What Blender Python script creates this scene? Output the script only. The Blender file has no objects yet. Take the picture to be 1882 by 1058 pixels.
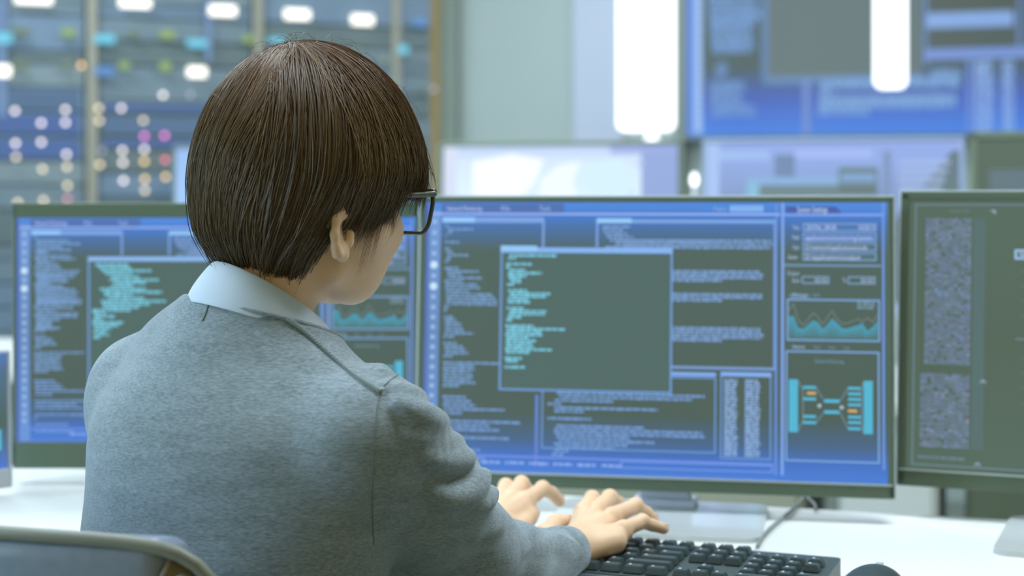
import bpy, bmesh, math, random
import numpy as np
from math import sin, cos, pi, radians
from mathutils import Vector, Matrix

# ------------------------------------------------------------------ camera, world, lights
scene = bpy.context.scene
COL = scene.collection
EYE = 1.13                      # camera height above the floor
FPX = 3000.0                    # focal length in pixels of the 1882 px wide frame
HZ = 365.0                      # row of the horizon

cam = bpy.data.cameras.new('camera')
cam.sensor_width = 36.0
cam.lens = FPX / 1882.0 * 36.0
cam.shift_y = -(529.0 - HZ) / 1882.0
cam.clip_start = 0.05
cam.clip_end = 60
cam.dof.use_dof = True
cam.dof.focus_distance = 1.47
cam.dof.aperture_fstop = (cam.lens / 1000.0) / 0.0150
camo = bpy.data.objects.new('camera', cam)
camo.location = (0, 0, EYE)
camo.rotation_euler = (pi / 2, 0, 0)
COL.objects.link(camo)
scene.camera = camo

vs = scene.view_settings
vs.view_transform = 'Standard'
vs.look = 'None'
vs.exposure = 0.0
vs.gamma = 1.0
vs.use_curve_mapping = False
scene.cycles.use_denoising = True

world = bpy.data.worlds.new('world')
scene.world = world
world.use_nodes = True
bg = world.node_tree.nodes['Background']
bg.inputs[0].default_value = (0.64, 0.55, 0.25, 1)
bg.inputs[1].default_value = 0.43

def area(name, loc, target, size, size_y, power, color):
    l = bpy.data.lights.new(name, 'AREA')
    l.shape = 'RECTANGLE'
    l.size = size
    l.size_y = size_y
    l.energy = power
    l.color = color
    o = bpy.data.objects.new(name, l)
    o.location = loc
    d = Vector(target) - Vector(loc)
    o.rotation_euler = d.to_track_quat('-Z', 'Y').to_euler()
    COL.objects.link(o)
    return o

CEIL = 2.9
LAMPS = [  # ceiling panels: x, y, width, length, watts, colour
    (-1.55, 1.55, 1.2, 0.6, 24, (0.72, 0.88, 1.0)),
    (0.85, 1.75, 1.2, 0.6, 46, (0.84, 0.94, 1.0)),
    (-0.9, 3.3, 1.2, 0.6, 34, (0.80, 0.92, 1.0)),
    (-2.0, 5.2, 1.2, 0.6, 30, (0.75, 0.88, 1.0)),
    (0.4, 5.0, 1.2, 0.6, 34, (0.85, 0.95, 1.0)),
]
# side light added to brighten the sweater's left; its window is made up
area('added_side_light', (-3.95, 0.35, 1.55), (0, 1.2, 1.2), 1.9, 1.5, 104, (0.58, 0.82, 1.0))
for i, (x, y, w, l, p, c) in enumerate(LAMPS):
    area('ceiling_lamp_light', (x, y, CEIL - 0.075), (x, y, 0), w, l, p, c)

# ------------------------------------------------------------------ helpers
RNG = np.random.default_rng(7)
random.seed(7)

def lin(c):
    c = [v / 255.0 for v in c]
    return tuple(v / 12.92 if v <= 0.04045 else ((v + 0.055) / 1.055) ** 2.4 for v in c)

def P(px, py, d):
    """point at depth d seen at pixel (px, py)"""
    return Vector(((px - 941.0) / FPX * d, d, EYE - (py - HZ) / FPX * d))

def mat(name, col, rough=0.5, metal=0.0, spec=0.5, srgb=True, coat=0.0, sheen=0.0, noise=None, bump=None,
        emis=None, estr=0.0, alpha=None, sss=0.0):
    m = bpy.data.materials.new(name)
    m.use_nodes = True
    nt = m.node_tree
    b = nt.nodes['Principled BSDF']
    c = lin(col) if srgb else col
    b.inputs['Base Color'].default_value = (*c, 1)
    b.inputs['Roughness'].default_value = rough
    b.inputs['Metallic'].default_value = metal
    b.inputs['Specular IOR Level'].default_value = spec
    b.inputs['Coat Weight'].default_value = coat
    b.inputs['Sheen Weight'].default_value = sheen
    if sss:
        b.inputs['Subsurface Weight'].default_value = sss
        b.inputs['Subsurface Radius'].default_value = (0.6, 0.25, 0.12)
        b.inputs['Subsurface Scale'].default_value = 0.012
    if emis:
        b.inputs['Emission Color'].default_value = (*lin(emis), 1)
        b.inputs['Emission Strength'].default_value = estr
    if noise:      # (scale, amount, stretch xyz)
        sc, am, st = noise
        tc = nt.nodes.new('ShaderNodeTexCoord')
        mp = nt.nodes.new('ShaderNodeMapping')
        mp.inputs['Scale'].default_value = st
        n = nt.nodes.new('ShaderNodeTexNoise')
        n.inputs['Scale'].default_value = sc
        n.inputs['Detail'].default_value = 4
        r = nt.nodes.new('ShaderNodeMapRange')
        r.inputs['From Min'].default_value = 0.3
        r.inputs['From Max'].default_value = 0.7
        r.inputs['To Min'].default_value = 1 - am
        r.inputs['To Max'].default_value = 1 + am
        v = nt.nodes.new('ShaderNodeVectorMath')
        v.operation = 'SCALE'
        v.inputs[0].default_value = c
        nt.links.new(tc.outputs['Object'], mp.inputs['Vector'])
        nt.links.new(mp.outputs[0], n.inputs['Vector'])
        nt.links.new(n.outputs['Fac'], r.inputs['Value'])
        nt.links.new(r.outputs[0], v.inputs['Scale'])
        nt.links.new(v.outputs[0], b.inputs['Base Color'])
        if bump:
            bp = nt.nodes.new('ShaderNodeBump')
            bp.inputs['Strength'].default_value = bump[0]
            bp.inputs['Distance'].default_value = bump[1]
            nt.links.new(n.outputs['Fac'], bp.inputs['Height'])
            nt.links.new(bp.outputs[0], b.inputs['Normal'])
    return m

def emit(name, col, strength):
    m = bpy.data.materials.new(name)
    m.use_nodes = True
    nt = m.node_tree
    nt.nodes.clear()
    o = nt.nodes.new('ShaderNodeOutputMaterial')
    e = nt.nodes.new('ShaderNodeEmission')
    e.inputs[0].default_value = (*lin(col), 1)
    e.inputs[1].default_value = strength
    nt.links.new(e.outputs[0], o.inputs[0])
    return m

def vcol_emit(name, strength=1.0):
    m = bpy.data.materials.new(name)
    m.use_nodes = True
    nt = m.node_tree
    b = nt.nodes['Principled BSDF']
    b.inputs['Base Color'].default_value = (0.012, 0.014, 0.012, 1)
    b.inputs['Roughness'].default_value = 0.45
    b.inputs['Specular IOR Level'].default_value = 0.25
    a = nt.nodes.new('ShaderNodeVertexColor')
    a.layer_name = 'Col'
    nt.links.new(a.outputs['Color'], b.inputs['Emission Color'])
    b.inputs['Emission Strength'].default_value = strength
    return m

def link_mesh(name, verts, faces, m=None, parent=None, smooth=False, colors=None):
    me = bpy.data.meshes.new(name)
    if isinstance(verts, np.ndarray) and isinstance(faces, np.ndarray):
        nv, nf, k = len(verts), len(faces), faces.shape[1]
        me.vertices.add(nv)
        me.vertices.foreach_set('co', verts.astype(np.float32).ravel())
        me.loops.add(nf * k)
        me.loops.foreach_set('vertex_index', faces.astype(np.int32).ravel())
        me.polygons.add(nf)
        me.polygons.foreach_set('loop_start', (np.arange(nf) * k).astype(np.int32))
        me.update(calc_edges=True)
    else:
        me.from_pydata([tuple(v) for v in verts], [], [tuple(f) for f in faces])
        me.update()
    if smooth:
        me.polygons.foreach_set('use_smooth', np.ones(len(me.polygons), bool))
    if colors is not None:
        at = me.color_attributes.new('Col', 'FLOAT_COLOR', 'POINT')
        c = np.ones((len(me.vertices), 4), np.float32)
        c[:, :3] = colors
        at.data.foreach_set('color', c.ravel())
    if m:
        me.materials.append(m)
    o = bpy.data.objects.new(name, me)
    COL.objects.link(o)
    if parent is not None:
        o.parent = parent
    return o

def from_bm(name, bm, m=None, parent=None, smooth=False, bevel=0, seg=2):
    me = bpy.data.meshes.new(name)
    bmesh.ops.recalc_face_normals(bm, faces=bm.faces)
    bm.to_mesh(me)
    bm.free()
    if smooth:
        me.polygons.foreach_set('use_smooth', np.ones(len(me.polygons), bool))
    if m:
        me.materials.append(m)
    o = bpy.data.objects.new(name, me)
    COL.objects.link(o)
    if parent is not None:
        o.parent = parent
    return o

def bm_box(bm, c, s, bevel=0, seg=2, rz=0):
    r = bmesh.ops.create_cube(bm, size=1)
    vsn = r['verts']
    bmesh.ops.scale(bm, vec=s, verts=vsn)
    if bevel:
        es = list({e for v in vsn for e in v.link_edges})
        rr = bmesh.ops.bevel(bm, geom=es, offset=bevel, segments=seg, affect='EDGES', profile=0.5)
        vsn = list({v for f in rr['faces'] for v in f.verts} | {v for v in vsn if v.is_valid})
    if rz:
        bmesh.ops.rotate(bm, verts=vsn, cent=(0, 0, 0), matrix=Matrix.Rotation(rz, 3, 'Z'))
    bmesh.ops.translate(bm, vec=c, verts=vsn)
    return vsn

def box(name, c, s, m, parent=None, bevel=0, seg=2, rz=0):
    bm = bmesh.new()
    bm_box(bm, c, s, bevel, seg, rz)
    return from_bm(name, bm, m, parent)

def bm_prism(bm, pts, z0, z1):
    """polygon pts [(x,y)] extruded from z0 to z1"""
    a = [bm.verts.new((x, y, z0)) for x, y in pts]
    b = [bm.verts.new((x, y, z1)) for x, y in pts]
    bm.faces.new(a[::-1])
    bm.faces.new(b)
    n = len(pts)
    for i in range(n):
        bm.faces.new((a[i], a[(i + 1) % n], b[(i + 1) % n], b[i]))

def round_rect(w, h, r, n=6, cx=0, cy=0):
    pts = []
    for k, (sx, sy) in enumerate(((1, 1), (-1, 1), (-1, -1), (1, -1))):
        for i in range(n + 1):
            a = k * pi / 2 + i / n * pi / 2
            pts.append((cx + sx * (w / 2 - r) + r * cos(a), cy + sy * (h / 2 - r) + r * sin(a)))
    return pts

def tube_np(pts, rads, n=10, caps=True):
    pts = [Vector(p) for p in pts]
    V, F = [], []
    up = Vector((0, 0, 1))
    prev = None
    for i, p in enumerate(pts):
        t = (pts[min(i + 1, len(pts) - 1)] - pts[max(i - 1, 0)]).normalized()
        if prev is None:
            a = t.cross(up)
            if a.length < 0.1:
                a = t.cross(Vector((1, 0, 0)))
            a.normalize()
        else:
            a = (prev - t * prev.dot(t)).normalized()
        prev = a
        b = t.cross(a)
        r = rads[i] if hasattr(rads, '__len__') else rads
        for k in range(n):
            w = 2 * pi * k / n
            V.append(p + (a * cos(w) + b * sin(w)) * r)
    for i in range(len(pts) - 1):
        for k in range(n):
            F.append((i * n + k, i * n + (k + 1) % n, (i + 1) * n + (k + 1) % n, (i + 1) * n + k))
    if caps:
        F.append(tuple(range(n))[::-1])
        F.append(tuple(range((len(pts) - 1) * n, len(pts) * n)))
    return V, F

def tube(name, pts, rads, m, parent=None, n=10):
    V, F = tube_np(pts, rads, n)
    return link_mesh(name, V, F, m, parent, smooth=True)

def smooth_curve(pts, n=8):
    pts = [Vector(p) for p in pts]
    q = [pts[0] * 2 - pts[1]] + pts + [pts[-1] * 2 - pts[-2]]
    out = []
    for i in range(1, len(q) - 2):
        for k in range(n):
            t = k / n
            a, b, c, d = q[i - 1], q[i], q[i + 1], q[i + 2]
            out.append(0.5 * ((2 * b) + (c - a) * t + (2 * a - 5 * b + 4 * c - d) * t * t + (3 * b - a - 3 * c + d) * t ** 3))
    out.append(pts[-1])
    return out

def thing(name, label, cat, loc=(0, 0, 0), rz=0, group=None):
    o = bpy.data.objects.new(name, None)
    o.location = loc
    o.rotation_euler = (0, 0, rz)
    o.empty_display_size = 0.1
    COL.objects.link(o)
    return tag(o, label, cat, group)

def tag(o, label, cat, group=None):
    o['label'] = label
    o['category'] = cat
    if group:
        o['group'] = group
    return o

def struct(o):
    o['kind'] = 'structure'
    return o

# ------------------------------------------------------------------ implicit surfaces
def nrm(v):
    return v / (np.linalg.norm(v) + 1e-12)

def smin(a, b, k):
    h = np.clip(0.5 + 0.5 * (b - a) / k, 0, 1)
    return b + (a - b) * h - k * h * (1 - h)

def smax(a, b, k):
    return -smin(-a, -b, k)

def cone(p, a, b, ra, rb):
    """distance to a tapering capsule"""
    a = np.asarray(a, np.float32)
    b = np.asarray(b, np.float32)
    ab = b - a
    t = np.clip(((p - a) @ ab) / (ab @ ab), 0, 1)
    return np.linalg.norm(p - (a + t[:, None] * ab), axis=1) - (ra + (rb - ra) * t)

def ell(p, c, r, R=None):
    q = p - np.asarray(c, np.float32)
    if R is not None:
        q = q @ np.asarray(R, np.float32)
    r = np.asarray(r, np.float32)
    k0 = np.linalg.norm(q / r, axis=1)
    k1 = np.linalg.norm(q / (r * r), axis=1)
    return k0 * (k0 - 1) / np.maximum(k1, 1e-6)

def chain(p, pts, rads, k=0.004):
    d = None
    for i in range(len(pts) - 1):
        e = cone(p, pts[i], pts[i + 1], rads[i], rads[i + 1])
        d = e if d is None else smin(d, e, k)
    return d

def surface(f, lo, hi, h):
    """surface nets: mesh of f = 0 inside the box lo..hi"""
    lo = np.asarray(lo, float)
    hi = np.asarray(hi, float)
    n = np.ceil((hi - lo) / h).astype(int) + 1
    xs = [lo[i] + np.arange(n[i]) * h for i in range(3)]
    G = np.empty(n, np.float32)
    YZ = np.stack(np.meshgrid(xs[1], xs[2], indexing='ij'), -1).reshape(-1, 2).astype(np.float32)
    step = max(1, int(400000 / len(YZ)))
    for i in range(0, n[0], step):
        xx = xs[0][i:i + step].astype(np.float32)
        pp = np.empty((len(xx), len(YZ), 3), np.float32)
        pp[:, :, 0] = xx[:, None]
        pp[:, :, 1:] = YZ[None]
        G[i:i + step] = f(pp.reshape(-1, 3)).reshape(len(xx), n[1], n[2])
    S = G < 0
    c = np.zeros(n - 1, np.int8)
    for dx in (0, 1):
        for dy in (0, 1):
            for dz in (0, 1):
                c += S[dx:n[0] - 1 + dx, dy:n[1] - 1 + dy, dz:n[2] - 1 + dz]
    act = np.argwhere((c > 0) & (c < 8))
    idx = -np.ones(n - 1, np.int32)
    idx[act[:, 0], act[:, 1], act[:, 2]] = np.arange(len(act))
    acc = np.zeros((len(act), 3))
    cnt = np.zeros(len(act))
    cor = [np.array(q) for q in np.ndindex(2, 2, 2)]
    for a in range(8):
        for b in range(a + 1, 8):
            if np.abs(cor[a] - cor[b]).sum() != 1:
                continue
            ia = act + cor[a]
            ib = act + cor[b]
            ga = G[ia[:, 0], ia[:, 1], ia[:, 2]]
            gb = G[ib[:, 0], ib[:, 1], ib[:, 2]]
            m = (ga < 0) != (gb < 0)
            t = ga / np.where(m, ga - gb, 1)
            pt = cor[a] + t[:, None] * (cor[b] - cor[a])
            acc += np.where(m[:, None], pt, 0)
            cnt += m
    V = lo + (act + acc / cnt[:, None]) * h
    F = []
    for ax in range(3):
        u, v = (ax + 1) % 3, (ax + 2) % 3
        sl0 = [slice(None)] * 3
        sl1 = [slice(None)] * 3
        sl0[ax] = slice(0, -1)
        sl1[ax] = slice(1, None)
        s0, s1 = S[tuple(sl0)], S[tuple(sl1)]
        e = np.argwhere(s0 != s1)
        e = e[(e[:, u] > 0) & (e[:, v] > 0) & (e[:, u] < n[u] - 1) & (e[:, v] < n[v] - 1)]
        fl = s0[e[:, 0], e[:, 1], e[:, 2]]
        def g(du, dv):
            q = e.copy()
            q[:, u] -= du
            q[:, v] -= dv
            return idx[q[:, 0], q[:, 1], q[:, 2]]
        q = np.stack([g(1, 1), g(0, 1), g(0, 0), g(1, 0)], 1)
        q[~fl] = q[~fl][:, ::-1]
        F.append(q)
    F = np.concatenate(F)
    F = F[(F >= 0).all(1)]
    return V, F

def project(f, V, it=3):
    """pull vertices exactly onto f = 0"""
    V = V.astype(np.float32)
    e = 6e-4
    for _ in range(it):
        d = f(V)
        g = np.stack([f(V + np.array(a, np.float32) * e) - d for a in np.eye(3)], 1) / e
        V = V - (d / np.maximum((g * g).sum(1), 0.2))[:, None] * g * 0.8
    return V
# ------------------------------------------------------------------ room shell
TH = radians(17.1)              # the room's walls and desks are turned this much from the camera
U = Vector((cos(TH), -sin(TH), 0))
Vn = Vector((sin(TH), cos(TH), 0))
M_floor = mat('floor_carpet', (120, 130, 122), 0.9, noise=(40, 0.12, (1, 1, 1)))
M_wall = mat('wall_paint', (170, 184, 182), 0.85, noise=(2.0, 0.03, (1, 1, 0.3)))
M_wallglow = mat('wall_painted_glow', (186, 196, 214), 0.7)  # glow beside the bright panel put into this paler wall colour
M_ceiling = mat('ceiling_tile', (215, 220, 215), 0.9)
M_strip = mat('wall_trim_paint', (140, 152, 142), 0.8)

struct(box('floor', (0.2, 4.0, -0.05), (9, 10, 0.1), M_floor))
struct(box('ceiling', (0.2, 4.2, CEIL + 0.05), (9, 9.4, 0.1), M_ceiling))
WO = P(1255, HZ, 6.3)            # a point of the back wall
def wall_pt(s, off=0):
    return Vector((WO.x, WO.y, 0)) + U * s + Vn * off
# (see below) back wall from behind the racks to the right corner
def slab(name, s0, s1, z0, z1, off0, off1, m, parent=None, bevel=0):
    c = wall_pt((s0 + s1) / 2, (off0 + off1) / 2)
    return box(name, (c.x, c.y, (z0 + z1) / 2), (s1 - s0, abs(off1 - off0), z1 - z0), m, parent, bevel, 2, -TH)
def s_at(px):
    """distance along the back wall where pixel column px meets it"""
    k = (px - 941) / FPX
    return (k * WO.y - WO.x) / (U.x - k * U.y)
struct(slab('wall_back', s_at(797), 3.6, 0, CEIL, 0.10, 0.22, M_wall))
struct(slab('trim_1', s_at(803), s_at(832), 0, CEIL, 0.03, 0.099, M_strip))
struct(slab('trim_2', s_at(1045), s_at(1136), 0, CEIL, 0.07, 0.099, M_wallglow))
struct(slab('trim_3', s_at(1236), s_at(1254), 0, CEIL, 0.05, 0.099, M_strip))
wb_ = P(0, HZ, 6.0)
struct(box('wall_rear', (wb_.x + 0.94 * 0.2 - 0.342 * 1.0, wb_.y + 0.342 * 0.2 + 0.94 * 1.0, CEIL / 2), (2.6, 0.1, CEIL), M_wall, None, 0, 2, radians(20)))
struct(box('wall_right', (3.9, 3.9, CEIL / 2), (0.1, 4.6, CEIL), M_wall))
bm = bmesh.new()       # left wall with an opening for the added window
bm_box(bm, (-4.2, 4.8, CEIL / 2), (0.1, 6.8, CEIL))
bm_box(bm, (-4.2, 0.4, 0.375), (0.1, 2.0, 0.75))
bm_box(bm, (-4.2, 0.4, CEIL - 0.25), (0.1, 2.0, 0.5))
bm_box(bm, (-4.2, -0.8, CEIL / 2), (0.1, 0.4, CEIL))
struct(from_bm('wall_left', bm, M_wall))
bm = bmesh.new()
for yy in (-0.58, 0.4, 1.38):
    bm_box(bm, (-4.2, yy, 1.575), (0.08, 0.05, 1.65))
for zz in (0.775, 2.375):
    bm_box(bm, (-4.2, 0.4, zz), (0.08, 2.0, 0.05))
struct(from_bm('added_window_1', bm, mat('added_frame_white', (220, 222, 220), 0.5)))  # unseen window, added to go with the side light

struct(box('added_window_2', (-4.23, 0.4, 1.575), (0.01, 1.92, 1.55), emit('added_pane_glow', (214, 232, 248), 1.2)))  # glowing pane of the added window
M_lampframe = mat('lamp_frame_white', (235, 238, 238), 0.4)
M_lampface = emit('lamp_face', (235, 245, 255), 3.0)
for i, (x, y, w, l, p, c) in enumerate(LAMPS):
    lab = ['flush white ceiling panel light above the seated person, left side',
           'flush white ceiling panel light above the main desk',
           'flush white ceiling panel light above the second desk row',
           'flush white ceiling panel light in front of the server racks',
           'flush white ceiling panel light nearest the grey back wall'][i]
    t = thing('ceiling_light', lab, 'ceiling light', (x, y, CEIL), 0, 'ceiling panel lights')
    bm = bmesh.new()
    for sx in (-1, 1):
        bm_box(bm, (sx * (w / 2 + 0.015), 0, -0.03), (0.03, l + 0.06, 0.06))
        bm_box(bm, (0, sx * (l / 2 + 0.015), -0.03), (w, 0.03, 0.06))
    from_bm('frame', bm, M_lampframe, t)
    box('diffuser', (0, 0, -0.045), (w, l, 0.01), M_lampface, t)

# ------------------------------------------------------------------ lit glass-front server racks, left
RK0 = P(0, HZ, 6.0)
RK0.z = 0
RA = radians(20)
RD = Vector((cos(RA), sin(RA), 0))
RN = Vector((sin(RA), -cos(RA), 0))          # towards the viewer
def rack_hit(px, py):
    k = (px - 941) / FPX
    s = (k * RK0.y - RK0.x) / (RD.x - k * RD.y)
    y = RK0.y + s * RD.y
    return s, EYE - (py - HZ) / FPX * y
M_rackbody = mat('rack_body_grey', (92, 106, 104), 0.6, noise=(3, 0.12, (1, 1, 3)))
M_rackpost = mat('rack_post_beige', (160, 158, 142), 0.6)
M_units = [mat('rack_unit_slate', (112, 130, 140), 0.5), mat('rack_unit_blue_grey', (110, 132, 152), 0.5),
           mat('rack_unit_dark', (98, 114, 116), 0.5), mat('rack_unit_steel', (124, 140, 146), 0.45)]
E_blue = emit('rack_glow_blue', (104, 136, 196), 0.72)
E_blue2 = emit('rack_glow_pale_blue', (112, 142, 176), 0.75)
LED = {}
def led_mat(key, col, st):
    if key not in LED:
        LED[key] = emit('led_' + key, col, st)
    return LED[key]
EDG = [-0.94, -0.317, 0.307, 0.93, 1.655]
rack_labels = ['tall grey server rack at the far left edge, blue lit units with few lights',
               'server rack left of the first beige post, white and pink-tipped light rows',
               'server rack between the first and second beige posts, magenta and red lights',
               'server rack behind the top of the dark hair, white light bars',
               'narrow end rack next to the grey wall, one cyan light']
led_list = []
for (x, y, k) in [(26, 205, 'cream'), (74, 227, 'cream'), (118, 203, 'cream'), (118, 226, 'cream'), (27, 264, 'cream'), (28, 289, 'sand'),
                  (74, 262, 'cream'), (76, 311, 'sand'), (120, 284, 'cream'), (121, 307, 'sand'), (122, 341, 'sand'), (122, 365, 'rose'),
                  (31, 372, 'sand'), (78, 368, 'sand'), (179, 200, 'sand'), (180, 223, 'sand'), (220, 200, 'cream'), (260, 222, 'sand'),
                  (262, 251, 'magenta'), (299, 250, 'magenta'), (262, 275, 'cream'), (222, 277, 'cream'), (262, 297, 'amber'),
                  (223, 299, 'cream'), (300, 294, 'red'), (181, 303, 'sand'), (263, 329, 'amber'), (301, 325, 'amber'), (224, 332, 'cream'),
                  (263, 350, 'sand'), (296, 176, 'cream'), (346, 176, 'dim'), (185, 278, 'dim'), (147, 122, 'orange'),
                  (790, 165, 'dim'), (700, 112, 'green'), (651, 96, 'green')]:
    led_list.append((x, y, 0.017, 0.017, k))
for (x, y, w, h, k) in [(124, 62, 24, 14, 'green'), (36, 60, 30, 12, 'dimgreen'), (300, 124, 20, 16, 'green'), (225, 122, 20, 12, 'green'),
                        (304, 66, 28, 14, 'green'), (451, 74, 20, 12, 'green'), (36, 122, 26, 12, 'dimgreen'), (120, 122, 20, 10, 'dimgreen'),
                        (242, 64, 20, 10, 'dimgreen'),
                        (5, 72, 30, 18, 'cyan'), (190, 74, 36, 15, 'cyan'), (358, 82, 36, 14, 'cyan'), (505, 78, 34, 12, 'cyan'),
                        (735, 93, 18, 16, 'cyan'), (765, 44, 26, 16, 'blue'), (190, 132, 34, 18, 'blue'), (770, 165, 14, 10, 'dimgreen'),
                        (60, 2, 64, 14, 'white'), (245, 8, 56, 16, 'white'), (405, 22, 50, 18, 'white'), (541, 29, 48, 18, 'white'),
                        (660, 39, 42, 18, 'white'), (4, 132, 26, 20, 'white'), (358, 134, 34, 18, 'white')]:
    led_list.append((x, y, w * 0.00205, h * 0.00205, k))
LC = {'cream': ((215, 205, 205), 4.2), 'sand': ((212, 198, 165), 3.4), 'rose': ((205, 135, 145), 2.6), 'magenta': ((215, 110, 195), 3.8),
      'red': ((220, 105, 115), 3.4), 'amber': ((222, 188, 120), 3.6), 'dim': ((170, 172, 190), 1.8), 'orange': ((225, 180, 120), 3.4),
      'green': ((160, 190, 125), 0.95), 'dimgreen': ((130, 152, 128), 0.9), 'cyan': ((120, 205, 232), 1.15), 'blue': ((112, 160, 215), 0.95),
      'white': ((255, 252, 240), 2.2)}
RH = 2.35
for i in range(4):
    s0, s1 = EDG[i], EDG[i + 1]
    base = RK0 + RD * ((s0 + s1) / 2)
    w = s1 - s0
    t = thing('server_rack', rack_labels[i], 'server rack', base, RA, 'server racks along the left')
    # local axes: x along the row, -y towards the viewer
    bm = bmesh.new()
    bm_box(bm, (0, 0.42, RH / 2), (w - 0.004, 0.8, RH))
    from_bm('cabinet', bm, M_rackbody, t)
    pw = 0.035
    box('post', (-w / 2 + pw / 2 + 0.002, -0.02, RH / 2), (pw, 0.05, RH), M_rackpost, t, 0.004)
    if i == 3:
        box('post', (1.50 - (s0 + s1) / 2, -0.03, RH / 2), (0.03, 0.03, RH), M_rackpost, t, 0.004)
    z = 0.1
    j = 0
    rr = random.Random(40 + i)
    bands = [(0.95, 1.06, 2), (1.27, 1.36, 1), (1.40, 1.50, 1)]
    while z < RH - 0.15:
        h = rr.choice([0.045, 0.09, 0.09, 0.135])
        zc = z + h / 2
        u = box('server_unit', (pw / 2, 0.0, zc), (w - pw - 0.012, 0.05, h - 0.006), M_units[rr.randrange(4)], t, 0.003)
        for (b0, b1, kind) in bands:
            if b0 < zc < b1 and i < 3 and kind == 1:
                box('blue_display', (pw / 2, -0.027, zc), (w - pw - 0.05, 0.004, h - 0.02), E_blue if rr.random() < 0.55 else E_blue2, u)
        z += h
        j += 1
    for (gx, gy0, gy1, gw) in ((3, -60, 215, 0.030), (380, -60, 115, 0.022)):
        s, za = rack_hit(gx, gy0)
        _, zb_ = rack_hit(gx, gy1)
        if s0 <= s < s1:
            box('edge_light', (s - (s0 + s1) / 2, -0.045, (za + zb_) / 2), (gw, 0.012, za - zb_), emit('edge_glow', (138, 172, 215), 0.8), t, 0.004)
    for (x, y, lw, lh, k) in led_list:
        s, zz = rack_hit(x, y)
        if s0 <= s < s1:
            lx = s - (s0 + s1) / 2
            c, st = LC[k]
            rnd = lw == lh
            bm = bmesh.new()
            if rnd:
                bmesh.ops.create_uvsphere(bm, u_segments=12, v_segments=8, radius=lw / 2)
                bmesh.ops.translate(bm, vec=(lx, -0.052, zz), verts=bm.verts)
            else:
                bm_box(bm, (lx, -0.052, zz), (lw, 0.012, lh), 0.004)
            from_bm('indicator_light' if rnd else 'light_bar', bm, led_mat(k, c, st), t)

# upright lit glass edge of the rack aisle
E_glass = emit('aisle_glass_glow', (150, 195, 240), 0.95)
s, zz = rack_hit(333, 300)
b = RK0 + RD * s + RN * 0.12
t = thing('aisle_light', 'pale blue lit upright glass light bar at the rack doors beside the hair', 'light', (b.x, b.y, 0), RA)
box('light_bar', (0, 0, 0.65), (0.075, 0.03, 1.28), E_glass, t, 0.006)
box('base_plate', (0, 0, 0.006), (0.16, 0.12, 0.012), M_rackpost, t, 0.003)
# ------------------------------------------------------------------ screens
M_screen = vcol_emit('screen_pixels')
M_screen_far = vcol_emit('screen_pixels_far', 1.0)
FONT_CACHE = {}

def text_mesh(s, size):
    """flat letter mesh: verts (n,2), faces, width; origin left baseline"""
    cu = bpy.data.curves.new('lettering', 'FONT')
    cu.body = s
    cu.size = size
    cu.resolution_u = 2
    o = bpy.data.objects.new('lettering', cu)
    COL.objects.link(o)
    dg = bpy.context.evaluated_depsgraph_get()
    me = bpy.data.meshes.new_from_object(o.evaluated_get(dg))
    V = np.array([v.co[:2] for v in me.vertices]) if len(me.vertices) else np.zeros((0, 2))
    F = [tuple(p.vertices) for p in me.polygons]
    bpy.data.objects.remove(o)
    bpy.data.curves.remove(cu)
    bpy.data.meshes.remove(me)
    return V, F, (V[:, 0].max() if len(V) else 0)

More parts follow.
